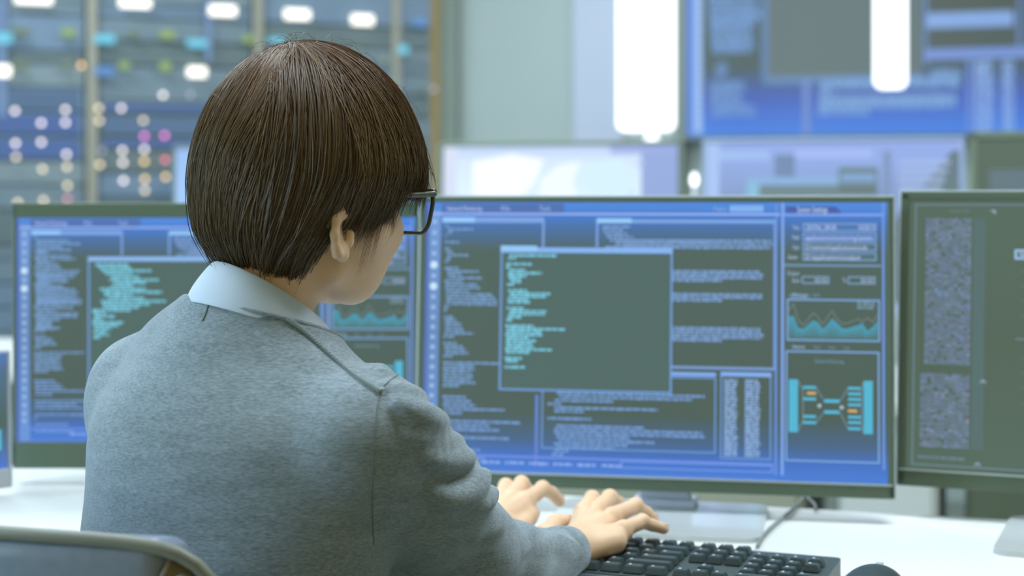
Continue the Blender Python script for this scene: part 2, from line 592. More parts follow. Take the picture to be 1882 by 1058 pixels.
class Screen:
    """collects flat coloured marks in a screen's own u (0..1 right), v (0..1 down) frame"""
    def __init__(s, w, h):
        s.w, s.h = w, h
        s.V, s.F, s.C = [], [], []
    def quad(s, u0, v0, u1, v1, c, lay=1, c2=None):
        u0, u1 = max(0, min(u0, u1)), min(1, max(u0, u1))
        v0, v1 = max(0, min(v0, v1)), min(1, max(v0, v1))
        if u1 <= u0 or v1 <= v0:
            return
        n = len(s.V)
        y = -0.0002 * lay
        X = lambda u: (u - 0.5) * s.w
        Z = lambda v: (0.5 - v) * s.h
        s.V += [(X(u0), y, Z(v1)), (X(u1), y, Z(v1)), (X(u1), y, Z(v0)), (X(u0), y, Z(v0))]
        s.F.append((n, n + 1, n + 2, n + 3))
        a = lin(c)
        b = lin(c2) if c2 else a
        s.C += [b, b, a, a]
    def grad(s, stops, u0=0, u1=1, lay=0):
        for (va, ca), (vb, cb) in zip(stops[:-1], stops[1:]):
            s.quad(u0, va, u1, vb, ca, lay, cb)
    def frame(s, u0, v0, u1, v1, c, t, lay=2):
        tv = t * s.w / s.h
        s.quad(u0, v0, u1, v0 + tv, c, lay)
        s.quad(u0, v1 - tv, u1, v1, c, lay)
        s.quad(u0, v0, u0 + t, v1, c, lay)
        s.quad(u1 - t, v0, u1, v1, c, lay)
    def poly(s, pts, c, lay=3, cols=None):
        n = len(s.V)
        for i, (u, v) in enumerate(pts):
            s.V.append(((u - 0.5) * s.w, -0.0002 * lay, (0.5 - v) * s.h))
            s.C.append(lin(cols[i]) if cols else lin(c))
        s.F.append(tuple(range(n, n + len(pts)))[::-1])
    def disc(s, u, v, r, c, lay=4, n=14):
        s.poly([(u + r * cos(2 * pi * k / n), v + r * s.w / s.h * sin(2 * pi * k / n)) for k in range(n)], c, lay)
    def line(s, pts, c, t, lay=4):
        for (a, b) in zip(pts[:-1], pts[1:]):
            dx, dy = (b[0] - a[0]), (b[1] - a[1]) * s.h / s.w
            L = math.hypot(dx, dy) or 1
            ox, oy = -dy / L * t / 2, dx / L * t / 2 * s.w / s.h
            s.poly([(a[0] + ox, a[1] + oy), (b[0] + ox, b[1] + oy), (b[0] - ox, b[1] - oy), (a[0] - ox, a[1] - oy)], c, lay)
    def text(s, u, v, string, hv, c, lay=5, center=False, width=None):
        """string with cap height hv (fraction of screen height), baseline at v"""
        V, F, W = text_mesh(string, hv * s.h / 0.70)
        if not len(V):
            return
        k = 1.0
        if width:
            k = width * s.w / W
        n = len(s.V)
        x0 = (u - 0.5) * s.w - (W * k / 2 if center else 0)
        z0 = (0.5 - v) * s.h
        for x, y in V:
            s.V.append((x0 + x * k, -0.0002 * lay, z0 + y))
            s.C.append(lin(c))
        for f in F:
            s.F.append(tuple(n + i for i in f))
    def words(s, u, v, L, h, c, rnd, lay=4):
        """one line of tiny code glyph blocks, L wide"""
        x = u
        e = u + L
        while x < e:
            w = rnd.uniform(0.004, 0.020)
            w = min(w, e - x)
            s.quad(x, v, x + w, v + h * rnd.uniform(0.8, 1.0), c, lay)
            x += w + rnd.uniform(0.0015, 0.003)
    def build(s, parent, name='screen', m=None, loc=(0, 0, 0)):
        me = bpy.data.meshes.new(name)
        me.from_pydata(s.V, [], s.F)
        me.update()
        at = me.color_attributes.new('Col', 'FLOAT_COLOR', 'POINT')
        c = np.ones((len(s.V), 4), np.float32)
        c[:, :3] = np.array(s.C)
        at.data.foreach_set('color', c.ravel())
        me.materials.append(m or M_screen)
        o = bpy.data.objects.new(name, me)
        COL.objects.link(o)
        o.parent = parent
        o.location = loc
        return o

DK = (78, 98, 92)
DK2 = (74, 92, 84)
LB = (120, 164, 226)
LB2 = (150, 195, 245)
TX = (112, 152, 196)
TC = (122, 202, 226)
LV = (160, 185, 238)

def code_block(S, u, v0, v1, wid, c, rnd, pitch=0.0135, h=0.0085, shape=None):
    v = v0
    i = 0
    ind = 0
    while v < v1 - h:
        if shape:
            ind, L = shape[i % len(shape)]
        else:
            ind = max(0, min(0.3, ind + rnd.choice([-0.08, 0, 0, 0.08])))
            L = rnd.choice([0.15, 0.35, 0.5, 0.6, 0.8, 1.0, 0.9])
        if L > 0:
            S.words(u + ind * wid, v, L * wid * (1 - ind), h, c, rnd)
        v += pitch
        i += 1

def dashboard(S, variant):
    """the monitoring interface shown on the desk monitors; u, v measured on the main screen"""
    R = random.Random(3 if variant == 'main' else 9)
    X = lambda px: (px - 777.0) / 848.0
    # v of a pixel row: the screen is 482 high at its left, 516 at its right
    def Y(py, px=1200):
        k = (px - 777.0) / 848.0
        return (py - 372.5) / (484 + 31.5 * k)
    S.grad([(0, (84, 140, 222)), (0.05, (70, 122, 204)), (0.10, (72, 110, 160)), (0.18, DK), (0.78, DK2), (0.88, (70, 100, 136)), (0.94, (66, 112, 196)), (1, (72, 124, 212))])
    # slightly darker left margin text field and right panel
    S.quad(0.0, 0.0, 0.006, 1.0, (90, 120, 200), 1)
    # tool column
    S.grad([(0.03, (112, 152, 214)), (0.5, (100, 136, 186)), (1, (104, 146, 212))], X(783), X(805), 1)
    for k, py in enumerate([408, 428, 447, 466, 487, 507, 526, 545, 564, 582, 600, 618, 636, 654, 672, 690, 706, 724, 742, 760, 778, 796, 812]):
        big = k in (4, 6)
        S.disc(X(793), Y(py, 793), 0.0085 if big else 0.0050, (200, 228, 250) if big else (158, 188, 232), 4)
    # menu bar
    S.quad(X(806), Y(375), X(1040), Y(392, 900), (80, 112, 178), 1)
    S.text(X(816), Y(388, 816), 'Network Monitoring', 0.018, (186, 208, 248), width=0.080)
    S.text(X(920), Y(388, 920), 'File', 0.018, (170, 196, 240), width=0.020)
    S.text(X(993), Y(388, 993), 'Tools', 0.018, (170, 196, 240), width=0.024)
    S.quad(X(783), Y(392, 900), X(1436), Y(396, 900), (150, 178, 240), 2)
    S.text(X(1316), Y(388, 1316), 'Progress', 0.015, (150, 180, 230), width=0.026)
    S.quad(X(1345), Y(378, 1370), X(1406), Y(390, 1370), (128, 176, 238), 3)
    # first window behind
    S.quad(X(808), Y(400, 850), X(1002), Y(410, 850), (124, 162, 224), 2)
    S.quad(X(808), Y(400, 850), X(870), Y(409, 850), (150, 200, 248), 3)
    S.quad(X(999), Y(404, 1000), X(1003), Y(455, 1000), (126, 162, 222), 2)
    S.quad(X(1101), Y(404, 1100), X(1428), Y(411, 1200), (122, 164, 226), 2)
    S.quad(X(1101), Y(402, 1100), X(1166), Y(411, 1200), (148, 200, 246), 3)
    S.quad(X(1100), Y(404, 1100), X(1104), Y(455, 1100), (124, 162, 224), 2)
    S.quad(X(1424), Y(404, 1425), X(1428), Y(678, 1425), (116, 150, 210), 2)
    S.quad(X(1238), Y(674, 1330), X(1428), Y(679, 1330), (120, 155, 212), 2)
    # left code column (long)
    shape1 = [(0, 0.08), (0.05, 0.55), (0.05, .1), (0, .03), (0, 0), (0, .3), (0, 0), (0, .1), (0.02, .15), (.05, .45), (.03, .1), (0, .08), (0, 0), (0, .3), (.04, .7), (.06, .3),
              (.07, .75), (0, .4), (.02, .7), (.02, .75), (.03, .5), (.04, .98), (.04, 1.05), (.05, 1.1), (.03, 1.1), (.0, .12), (0, .06), (0, 0), (0, .2), (.02, .25), (.03, .35), (.04, .35),
              (.03, .4), (.02, .62), (0, .25), (0, 0), (0, .3), (.02, .4), (.03, .45), (.04, .5), (0, .2), (0, 0), (0, 1.2), (.01, .66), (0, .68), (.01, .6), (0, .65), (.01, .62), (.02, .68), (0, .35), (0, 0)]
    shape2 = [(0, .5), (.02, .6), (.01, .7), (.03, 1.3), (.03, .4), (0, 0), (.02, 1.65), (.03, 1.0), (.02, 1.2), (0, .0), (.03, 1.4), (0, .1), (0, 0), (.02, .8), (0, 0), (.03, .9)]
    v = Y(414, 850)
    for (ind, L) in shape1:
        if L:
            S.words(X(814) + ind * 0.11, v, min(L, 1.22) * 0.105, 0.0095, (116, 154, 200), R)
        v += 0.0122
    v = Y(725, 850)
    for (ind, L) in shape2:
        if L:
            S.words(X(814) + ind * 0.11, v, L * 0.105, 0.0095, (118, 156, 212), R)
        v += 0.0150
    # code top middle
    for i, (u0, u1) in enumerate([(1112, 1165), (1112, 1150), (1116, 1158), (1120, 1170), (1126, 1420), (1136, 1424), (1118, 1418)]):
        S.words(X(u0), Y(416 + i * 6.2, 1200), (u1 - u0) / 848.0, 0.009, (124, 158, 208), R)
    # right text paragraphs
    for (ya, yb, ind) in [(442, 458, 0), (498, 516, 0), (540, 556, 0), (602, 626, 0)]:
        y = ya
        while y < yb:
            S.words(X(1150 if ya < 450 else 1230), Y(y, 1330), (X(1405 + R.uniform(-6, 3)) - X(1230)) if y < yb - 6 else 0.12, 0.0095, (120, 156, 206), R)
            y += 5.6
    # lower windows
    S.frame(X(1002), Y(686, 1002), X(1322), Y(826, 1160), (108, 152, 212), 0.0032)
    S.quad(X(1238), Y(684, 1280), X(1322), Y(691, 1280), (130, 170, 236), 3)
    S.quad(X(990), Y(724, 990), X(996), Y(850, 990), (98, 130, 204), 2)
    S.frame(X(1330), Y(686, 1370), X(1421), Y(842, 1370), (108, 152, 212), 0.0032)
    S.quad(X(1330), Y(684, 1370), X(1421), Y(692, 1370), (130, 172, 236), 3)
    for (ua, ub) in ((1337, 1362), (1374, 1402)):
        y = 697
        while y < 836:
            S.words(X(ua), Y(y, 1370), (ub - ua - R.uniform(0, 5)) / 848.0, 0.009, (134, 168, 214), R)
            y += 5.2
    shape3 = [(0.02, .6), (.04, 1.0), (.05, .9), (.03, .4), (0, .1), (.03, .7), (.03, .2), (0, 0), (0, .3), (0, 0), (.04, .6), (.03, 1.0), (.03, 1.05), (.04, .5), (.05, .65), (.03, .5), (.04, .4), (.03, .1), (.02, .08)]
    v = Y(714, 1100)
    for (ind, L) in shape3:
        if L:
            S.words(X(1022) + ind * 0.5 - .01, v, min(L * 0.32, 0.325), 0.0095, (116, 156, 212), R)
        v += 0.0132
    # bottom bars
    S.quad(X(806), Y(838, 1100), X(1424), Y(842, 1100), (108, 142, 226), 3)
    for i in range(6):
        S.words(X(890 + i * 45), Y(849, 1100), 0.042, 0.011, (140, 172, 238), R)
    S.frame(X(1150), Y(848, 1290), X(1424), Y(862, 1290), (112, 150, 232), 0.003)
    S.quad(X(783), Y(870, 1200), X(1430), Y(872, 1200), (104, 140, 226), 2)
    # panel divider
    S.quad(X(1427), 0.0, X(1431), 0.98, (104, 146, 220), 2)
    S.quad(X(1438), 0.0, X(1443), 0.98, (128, 164, 230), 2)
    S.quad(X(1616), 0.0, X(1620), 0.95, (112, 150, 228), 2)
    S.quad(X(1443), Y(393, 1530), X(1620), Y(398, 1530), (124, 160, 236), 2)
    # right panel
    S.poly([(X(1446), Y(380, 1500)), (X(1535), Y(380, 1500)), (X(1546), Y(393, 1500)), (X(1446), Y(393, 1500))], (72, 96, 166), 2)
    S.text(X(1466), Y(391, 1500), 'System Settings', 0.022, (196, 222, 254), lay=6, width=0.064)
    fields = [('Title', 419, 'CENTRAL_SERVER', 1536), ('Path', 437, 'applications/monitoring/system', 1600), ('Output', 455, 'D:\\network\\applications\\node', 1590), ('Destination', 473, 'D:\\applications\\output', 1578)]
    for (lab, y, val, ue) in fields:
        S.quad(X(1476), Y(y - 8, 1540), X(1606), Y(y + 7, 1540), (78, 118, 176) if y < 445 else (80, 112, 118), 2)
        S.frame(X(1476), Y(y - 8, 1540), X(1606), Y(y + 7, 1540), (132, 168, 228), 0.0022, 3)
        S.text(X(1450 if len(lab) > 8 else 1458), Y(y + 4, 1460), lab, 0.016, (176, 198, 234), width=0.020 if len(lab) > 8 else 0.014)
        S.text(X(1481), Y(y + 4.5, 1500), val, 0.0185, (188, 204, 248), lay=6, width=(ue - 1481) / 848.0)
    S.text(X(1574), Y(423.5, 1580), 'NODE 01', 0.0185, (188, 204, 248), lay=6, width=0.034)
    S.quad(X(1443), Y(487, 1530), X(1614), Y(491, 1530), (112, 148, 182), 2)
    S.text(X(1448), Y(507, 1460), 'Output', 0.017, (160, 186, 214), width=0.026)
    S.text(X(1457), Y(520, 1460), 'Start', 0.016, (170, 194, 224), width=0.017)
    S.text(X(1546), Y(520, 1546), 'To', 0.016, (170, 194, 224), width=0.009)
    for a, b in ((1475, 1523), (1556, 1604)):
        S.frame(X(a), Y(509, 1540), X(b), Y(523, 1540), (132, 168, 210), 0.0022, 3)
        S.text(X(a + 22), Y(520.5, 1540), '00:00', 0.016, (176, 196, 230), lay=6, width=0.026)
    # tabs + chart
    S.text(X(1456), Y(547, 1460), 'CPU Load', 0.015, (170, 198, 236), width=0.032)
    S.text(X(1494), Y(547, 1500), 'RAM', 0.013, (120, 150, 176), width=0.014)
    S.frame(X(1448), Y(551, 1530), X(1612), Y(628, 1530), (124, 168, 222), 0.0034, 3)
    S.poly([(X(1452), Y(541, 1500)), (X(1488), Y(541, 1500)), (X(1492), Y(551, 1500)), (X(1452), Y(551, 1500))], (88, 116, 130), 2)
    xs = [1452, 1460, 1468, 1478, 1486, 1495, 1503, 1512, 1520, 1528, 1536, 1546, 1556, 1566, 1574, 1581, 1590, 1600, 1608]
    up = [572, 560, 590, 600, 588, 576, 584, 598, 584, 572, 586, 596, 594, 590, 586, 592, 584, 592, 578]
    lo = [584, 582, 604, 606, 598, 590, 594, 606, 598, 586, 594, 604, 604, 600, 598, 594, 608, 600, 590]
    for i in range(len(xs) - 1):
        S.poly([(X(xs[i]), Y(lo[i], 1530)), (X(xs[i + 1]), Y(lo[i + 1], 1530)), (X(xs[i + 1]), Y(624, 1530)), (X(xs[i]), Y(624, 1530))][::1], None, 3,
               cols=[(70, 156, 184), (70, 156, 184), (78, 112, 110), (78, 112, 110)])
    S.line([(X(a), Y(b, 1530)) for a, b in zip(xs, up)], (122, 132, 132), 0.0018, 5)
    for yy in (556, 561, 566):
        S.words(X(1572), Y(yy, 1590), 0.036, 0.006, (126, 156, 176), R)
    # tabs + network diagram
    for a, tname, w in ((1458, 'Network', 0.026), (1496, 'Disk', 0.014), (1522, 'Node', 0.014), (1548, 'Log', 0.012)):
        S.text(X(a), Y(642, 1500), tname, 0.014, (170, 198, 236) if a < 1470 else (118, 146, 170), width=w)
    S.frame(X(1446), Y(646, 1530), X(1611), Y(848, 1530), (124, 168, 222), 0.0034, 3)
    S.text(X(1523), Y(668, 1530), 'Network Monitoring', 0.014, (112, 156, 180), center=True, width=0.060)
    CY = (84, 184, 216)
    for a, b in ((1452, 1468), (1583, 1599)):
        S.quad(X(a), Y(699, 1530), X(b), Y(795, 1530), CY, 4)
        for k in range(14):
            S.quad(X(a), Y(704 + k * 6.6, 1530), X(b), Y(705 + k * 6.6, 1530), (72, 150, 182), 5)
    for y, c in ((713, CY), (723.5, (216, 172, 112)), (734, CY), (766, CY), (777, CY)):
        S.quad(X(1477 if c == CY else 1484), Y(y - 2.5, 1530), X(1500), Y(y + 2.5, 1530), c, 4)
    for y in (713, 723, 733, 743, 754, 765, 775, 786):
        S.quad(X(1556), Y(y - 2.5, 1530), X(1578 if y != 754 else 1572), Y(y + 2.5, 1530), (216, 172, 112) if y == 754 else CY, 4)
    for y in (737, 757):
        S.quad(X(1514), Y(y - 3, 1530), X(1541), Y(y + 3, 1530), CY, 4)
    S.disc(X(1506), Y(746, 1530), 0.004, (176, 196, 210), 5)
    S.disc(X(1545), Y(748, 1530), 0.004, (176, 196, 210), 5)
    for pts in ([(1500, 713), (1512, 733)], [(1500, 777), (1512, 760)], [(1542, 737), (1556, 713)], [(1542, 757), (1556, 786)], [(1468, 702), (1477, 718), (1477, 774), (1468, 792)], [(1583, 702), (1579, 718), (1579, 778), (1583, 792)]):
        S.line([(X(a), Y(b, 1530)) for a, b in pts], (118, 150, 166), 0.0018, 4)
    # foreground terminal
    if variant == 'main':
        a, b, c, d = X(921), X(1242), Y(460, 1080), Y(719, 1080)
        S.quad(a, c, b, d, (78, 102, 98), 6)
        S.frame(a, c, b, d, (112, 156, 216), 0.0042, 7)
        S.quad(a, c - 0.008, b, c + 0.012, (132, 178, 240), 8)
        S.quad(a, c - 0.014, X(990), c + 0.006, (150, 202, 248), 8)
        rows = [(938, 1028), (936, 950), None, (932, 980), (932, 940), (938, 968), (936, 1000), (936, 970), (938, 962), (942, 960), (934, 948), None, (936, 972),
                (940, 1016), (938, 1008), (936, 976), (936, 978), None, (934, 968), (940, 1010), (938, 1006), (936, 962), (934, 946), None, (932, 986), (934, 1044),
                (934, 1000), (932, 1002), (934, 976), (934, 990), (934, 984), (934, 986), (932, 1020), (934, 978), None, (932, 964), (934, 956), None, (932, 970)]
        y = 468
        for rw in rows:
            if rw:
                S.words(X(rw[0]), Y(y, 950), (rw[1] - rw[0]) / 848.0, 0.0095, TC, R, 9)
            y += 5.35
    else:
        X2 = lambda px: (px - 30) / 715.0
        Y2 = lambda py: (py - 400) / 412.0
        a, b, c, d = X2(158), X2(560), Y2(474), Y2(720)
        S.quad(a, c, b, d, (78, 102, 98), 6)
        S.frame(a, c, b, d, (112, 156, 216), 0.0045, 7)
        S.quad(a, c - 0.006, b, c + 0.014, (140, 184, 240), 8)
        rows = [(172, 230), (178, 236), (184, 272), (190, 240), (200, 250), (196, 286), (205, 264), (200, 240), (180, 262), (186, 292), (188, 240), (196, 260), (182, 298), (184, 270), (186, 250),
                (166, 236), (168, 190), (170, 206), (168, 184), (166, 222), (168, 214), (170, 200), (168, 190), (170, 196), (168, 180)]
        y = 484
        for rw in rows:
            S.words(X2(rw[0]), Y2(y), (rw[1] - rw[0]) / 715.0, 0.0115, TC, R, 9)
            y += 5.6
        for k in range(30):
            L = R.uniform(20, 80)
            S.words(X2(66), Y2(440 + k * 5.6), L / 715.0, 0.011, (116, 154, 200), R, 5)

M_bezel = mat('bezel_dark_green_grey', (84, 100, 82), 0.38)
M_bezel2 = mat('bezel_mid_grey', (112, 126, 108), 0.35)
M_rim = mat('bezel_silver_rim', (186, 198, 200), 0.3, metal=0.3)
M_shell = mat('monitor_back_grey', (125, 130, 128), 0.5)
M_neck = mat('stand_neck_pale', (214, 224, 240), 0.4)
M_silver = mat('stand_silver', (206, 214, 222), 0.28, metal=0.25)
M_white_pl = mat('stand_white', (204, 210, 212), 0.15, coat=0.3)

def monitor(name, label, left, yaw, tilt, W, H, top, bottom, side, zb, S, stand, group, rim=True, shellm=None, desk=0.74, bez=None, depth=0.03):
    """left = (x,y) of the lower left corner of the housing, yaw as seen from above, tilt backward"""
    bez = bez or M_bezel
    u = Vector((cos(yaw), -sin(yaw), 0))
    n = Vector((sin(yaw), cos(yaw), 0))
    mid = Vector((left[0], left[1], 0)) + u * (W / 2)
    t = thing(name, label, 'monitor', (mid.x, mid.y, desk), -yaw, group)
    tl = Matrix.Rotation(-tilt, 4, 'X')
    zc = zb - desk
    def put(o):
        o.matrix_local = Matrix.Translation((0, 0, zc)) @ tl
        return o
    # housing back, local frame: x width, z up from lower edge, y depth (front at 0)
    bm = bmesh.new()
    bm_box(bm, (0, depth / 2 + 0.004, H / 2), (W, depth - 0.004, H), 0.006)
    bm_box(bm, (0, depth + 0.012, H / 2), (W * 0.5, 0.028, H * 0.55), 0.01)
    put(from_bm('housing', bm, shellm or M_shell, t))
    # bezel ring
    bm = bmesh.new()
    sw = W - 2 * side
    sh = H - top - bottom
    bm_box(bm, (0, 0.001, H - top / 2), (W, 0.010, top), 0.0015)
    bm_box(bm, (0, 0.001, bottom / 2), (W, 0.010, bottom), 0.0015)
    for sx in (-1, 1):
        bm_box(bm, (sx * (W / 2 - side / 2), 0.001, H / 2), (side, 0.010, H - 0.002), 0.0015)
    put(from_bm('bezel', bm, bez, t))
    if rim:
        bm = bmesh.new()
        bm_box(bm, (0, 0.004, H + 0.0012), (W + 0.003, 0.016, 0.0024), 0.0008)
        bm_box(bm, (0, -0.0045, bottom - 0.001), (W - 0.004, 0.002, 0.002))
        for sx in (-1, 1):
            bm_box(bm, (sx * (W / 2 + 0.0008), 0.004, H / 2), (0.0016, 0.016, H), 0.0005)
        put(from_bm('rim', bm, M_rim, t))
    so = S.build(t)
    so.matrix_local = Matrix.Translation((0, 0, zc)) @ tl @ Matrix.Translation((0, -0.0005, bottom + sh / 2))
    if stand:
        bw, bd, sx, sy, nw, mm = stand
        bm = bmesh.new()
        bm_prism(bm, round_rect(bw, bd, 0.02, 6, sx, sy), 0, 0.006)
        from_bm('stand_base', bm, mm, t)
        bm = bmesh.new()
        ny = depth + 0.018
        nh = min(0.20, H * 0.62)
        bm_box(bm, (sx, ny, 0.006 + nh / 2), (nw, 0.018, nh), 0.004)
        bm_box(bm, (sx, ny, 0.010), (nw + 0.014, 0.034, 0.010), 0.003)
        # joint up to the housing back, which has moved back with the tilt
        bm_box(bm, (sx, ny - 0.004, nh - 0.03), (nw * 0.7, 0.026, 0.05), 0.004)
        from_bm('stand_neck', bm, M_neck, t)
    return t

def screen_for(W, H, top, bottom, side):
    return Screen(W - 2 * side, H - top - bottom)
# ------------------------------------------------------------------ wall display with ceiling-light reflections built as glowing panels
dw, dh = 2.3, 1.30
zb = EYE + 115 / FPX * 6.25
S = Screen(dw, dh)
s0 = s_at(1262)
def wx(px, py):
    k = (px - 941) / FPX
    s = (k * WO.y - WO.x) / (U.x - k * U.y)
    y = WO.y + s * U.y
    z = EYE - (py - HZ) / FPX * y
    return (s - s0) / dw, 1 - (z - zb) / dh
def wq(a, b, c, d, col, lay=1, c2=None):
    u0, _ = wx(a, (b + d) / 2)
    u1, _ = wx(c, (b + d) / 2)
    _, v0 = wx((a + c) / 2, b)
    _, v1 = wx((a + c) / 2, d)
    S.quad(u0, v0, u1, v1, col, lay, c2)
S.grad([(0, (80, 110, 150)), (0.3, (76, 100, 108)), (0.80, (78, 98, 100)), (0.90, (74, 104, 190)), (1, (72, 132, 228))])
R = random.Random(5)
wq(1262, -200, 1276, 250, (84, 130, 220), 1)
wq(1276, -200, 1290, 246, (146, 184, 240), 2)
for y in range(-180, 240, 13):
    u0, v0 = wx(1283, y)
    S.disc(u0, v0, 0.004, (176, 208, 248), 3)
for (a, b, c, d) in [(1304, 6, 1395, 20), (1304, 22, 1400, 32), (1306, 34, 1392, 58), (1308, 64, 1390, 72), (1310, 78, 1388, 98), (1316, 116, 1345, 142),
                     (1306, 150, 1372, 165), (1306, 166, 1366, 190), (1308, 194, 1392, 210), (1300, -40, 1400, 0)]:
    y = b
    while y < d:
        u0, v0 = wx(a, y)
        u1, v1 = wx(c - R.uniform(0, 10), y + 5)
        S.words(u0, v0, u1 - u0, v1 - v0, (112, 152, 206), R)
        y += 7
wq(1400, -200, 1412, 150, (98, 132, 176), 3)
wq(1404, 138, 1700, 152, (102, 138, 180), 3)
wq(1412, -200, 1694, 138, (92, 110, 112), 2, (100, 118, 120))
wq(1698, -200, 1704, 120, (108, 140, 196), 3)
wq(1704, 22, 1862, 50, (132, 168, 224), 4)
wq(1704, -10, 1872, 22, (80, 92, 88), 3)
wq(1704, 52, 1868, 84, (80, 94, 92), 3)
wq(1698, 88, 1900, 108, (120, 148, 214), 4)
wq(1870, -200, 1876, 90, (110, 140, 200), 3)
wq(1476, 146, 1488, 250, (116, 144, 204), 4)
for (a, b, c, d) in [(1510, 146, 1765, 158), (1712, 128, 1770, 152), (1506, 176, 1768, 196), (1504, 196, 1600, 210), (1506, 160, 1536, 170)]:
    y = b
    while y < d:
        u0, v0 = wx(a, y)
        u1, v1 = wx(c - R.uniform(0, 12), y + 6)
        S.words(u0, v0, u1 - u0, v1 - v0, (122, 162, 212), R)
        y += 8
for (a, c) in ((1792, 1826), (1842, 1864)):
    for y in range(112, 246, 7):
        u0, v0 = wx(a, y)
        u1, v1 = wx(c, y + 5)
        S.words(u0, v0, u1 - u0, v1 - v0, (140, 176, 232), R)
wq(1778, 110, 1786, 246, (108, 140, 214), 3)
c = wall_pt(s0 + dw / 2, -0.02)
t = thing('wall_display', 'huge blue data display mounted high on the grey wall', 'display', (c.x, c.y, zb), -TH)
box('housing', (0, 0.065, dh / 2), (dw + 0.03, 0.09, dh + 0.03), M_bezel2, t, 0.004)
S.build(t, loc=(0, 0.018, dh / 2))

M_glare = emit('reflection_glow', (244, 250, 255), 2.6)  # glow of the built reflections and the monitor highlight
def reflection_panel(px0, px1, pyb, d, label, nub, zt=CEIL):  # glass reflections of ceiling lights, built as glowing hanging panels
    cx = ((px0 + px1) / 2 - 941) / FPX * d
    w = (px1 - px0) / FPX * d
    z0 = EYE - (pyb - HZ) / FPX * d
    t = thing('ceiling_light_reflection', label, 'light', (cx, d, z0), -TH)
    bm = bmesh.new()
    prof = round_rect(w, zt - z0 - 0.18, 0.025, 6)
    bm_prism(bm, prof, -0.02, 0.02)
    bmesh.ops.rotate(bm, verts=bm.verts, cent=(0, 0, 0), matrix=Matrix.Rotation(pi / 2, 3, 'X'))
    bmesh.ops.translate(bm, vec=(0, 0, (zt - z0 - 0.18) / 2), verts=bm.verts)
    from_bm('diffuser', bm, M_glare, t)
    tube('added_cable', [(0, 0, zt - z0 - 0.19), (0, 0, zt - z0)], 0.006, M_silver, t)
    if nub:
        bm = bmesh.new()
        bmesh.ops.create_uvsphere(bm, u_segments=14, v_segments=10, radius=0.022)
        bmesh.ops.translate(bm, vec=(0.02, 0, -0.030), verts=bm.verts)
        from_bm('reflection_nub', bm, M_glare, t)
reflection_panel(1136, 1239, 240, 5.7, 'wide bright white vertical reflection of ceiling lights, built as a glowing panel before the grey wall', True)
reflection_panel(1608, 1665, 162, 5.3, 'narrow bright white vertical reflection in the blue wall display, built as a glowing panel before it', False)

# ------------------------------------------------------------------ second desk row
M_desk = mat('desk_white_laminate', (236, 238, 236), 0.32, noise=(6, 0.01, (1, 1, 1)))
M_deskleg = mat('desk_leg_grey', (150, 156, 152), 0.4)
M_panelw = mat('cabinet_white', (222, 228, 226), 0.5)
M_panelg = mat('panel_dark_grey', (96, 108, 88), 0.7)
def row_desk(label, O, w0, w1, depth, cat='desk', zt=0.74, front=True, seg=None):
    c = O + U * ((w0 + w1) / 2) - Vn * (depth / 2)
    t = thing('desk', label, cat, (c.x, c.y, 0), -TH)
    L = w1 - w0
    box('desktop', (0, 0, zt - 0.0125), (L, depth, 0.025), M_desk, t, 0.003)
    for sx in (-1, 1):
        box('leg', (sx * (L / 2 - 0.06), 0, (zt - 0.025) / 2), (0.05, depth - 0.08, zt - 0.025), M_deskleg, t, 0.004)
    return t, L
D2 = Vector((-0.182, 3.95, 0)) + Vn * 0.22
t2, L2 = row_desk('white desk of the second row carrying the blurred monitors', D2, -1.5, 2.6, 0.75)
# modesty panels and cabinets under the second row, seen below the front monitors
for (a, b, m_, lab) in ((1.00, 1.20, M_panelw, 'narrow white pedestal cabinet under the second desk row, seen below the right monitor'),
                        (1.24, 1.70, M_panelg, 'dark grey cabinet under the second desk row at the right edge'),
                        (0.34, 0.94, mat('cabinet_beige', (168, 170, 152), 0.6), 'beige grey cabinet under the second desk row behind the main monitor stand'),
                        (-0.16, 0.31, M_panelg, 'dark grey cabinet under the second desk row behind the hands')):
    c = D2 + U * ((a + b) / 2) - Vn * 0.48
    t = thing('pedestal_cabinet', lab, 'cabinet', (c.x, c.y, 0), -TH)
    box('cabinet_body', (0, 0, 0.34), (b - a - 0.01, 0.40, 0.68), m_, t, 0.004)
    for k in range(3):
        dwr = box('drawer', (0, -0.209, 0.115 + k * 0.222), (b - a - 0.03, 0.018, 0.212), m_, t, 0.003)
        box('handle', (0, -0.222, 0.19 + k * 0.222), (0.12, 0.010, 0.012), M_silver, dwr, 0.002)

def simple_stand(zc=0.0):
    return (0.24, 0.20, 0.0, 0.05, 0.06, M_silver)
def far_left(w):
    q = Vector((-0.182, 3.95, 0)) + U * w
    return (q.x, q.y)
GF = 'blurred monitors on the second desk row'
# world map monitor
S = screen_for(0.60, 0.40, 0.012, 0.03, 0.012)
S.grad([(0, (188, 208, 244)), (0.10, (214, 232, 252)), (0.3, (222, 242, 255)), (1, (206, 234, 250))])
S.quad(0.0, 0.0, 0.06, 1, (214, 222, 244), 1)
blob = [(0.13, 0.10), (0.30, 0.05), (0.44, 0.09), (0.40, 0.24), (0.33, 0.36), (0.28, 0.60), (0.20, 0.52), (0.13, 0.30)]
S.poly(blob, (250, 255, 255), 2)
S.poly([(0.43, 0.22), (0.50, 0.13), (0.60, 0.10), (0.56, 0.24), (0.60, 0.42), (0.52, 0.62), (0.46, 0.46), (0.42, 0.32)], (242, 252, 255), 2)
S.poly([(0.58, 0.12), (0.76, 0.09), (0.84, 0.22), (0.78, 0.40), (0.70, 0.44), (0.60, 0.28)], (214, 240, 255), 2)
S.grad([(0, (150, 170, 222)), (1, (142, 166, 214))], 0.85, 1.0, 3)
S.quad(0.72, 0.0, 1.0, 0.055, (160, 176, 228), 3)
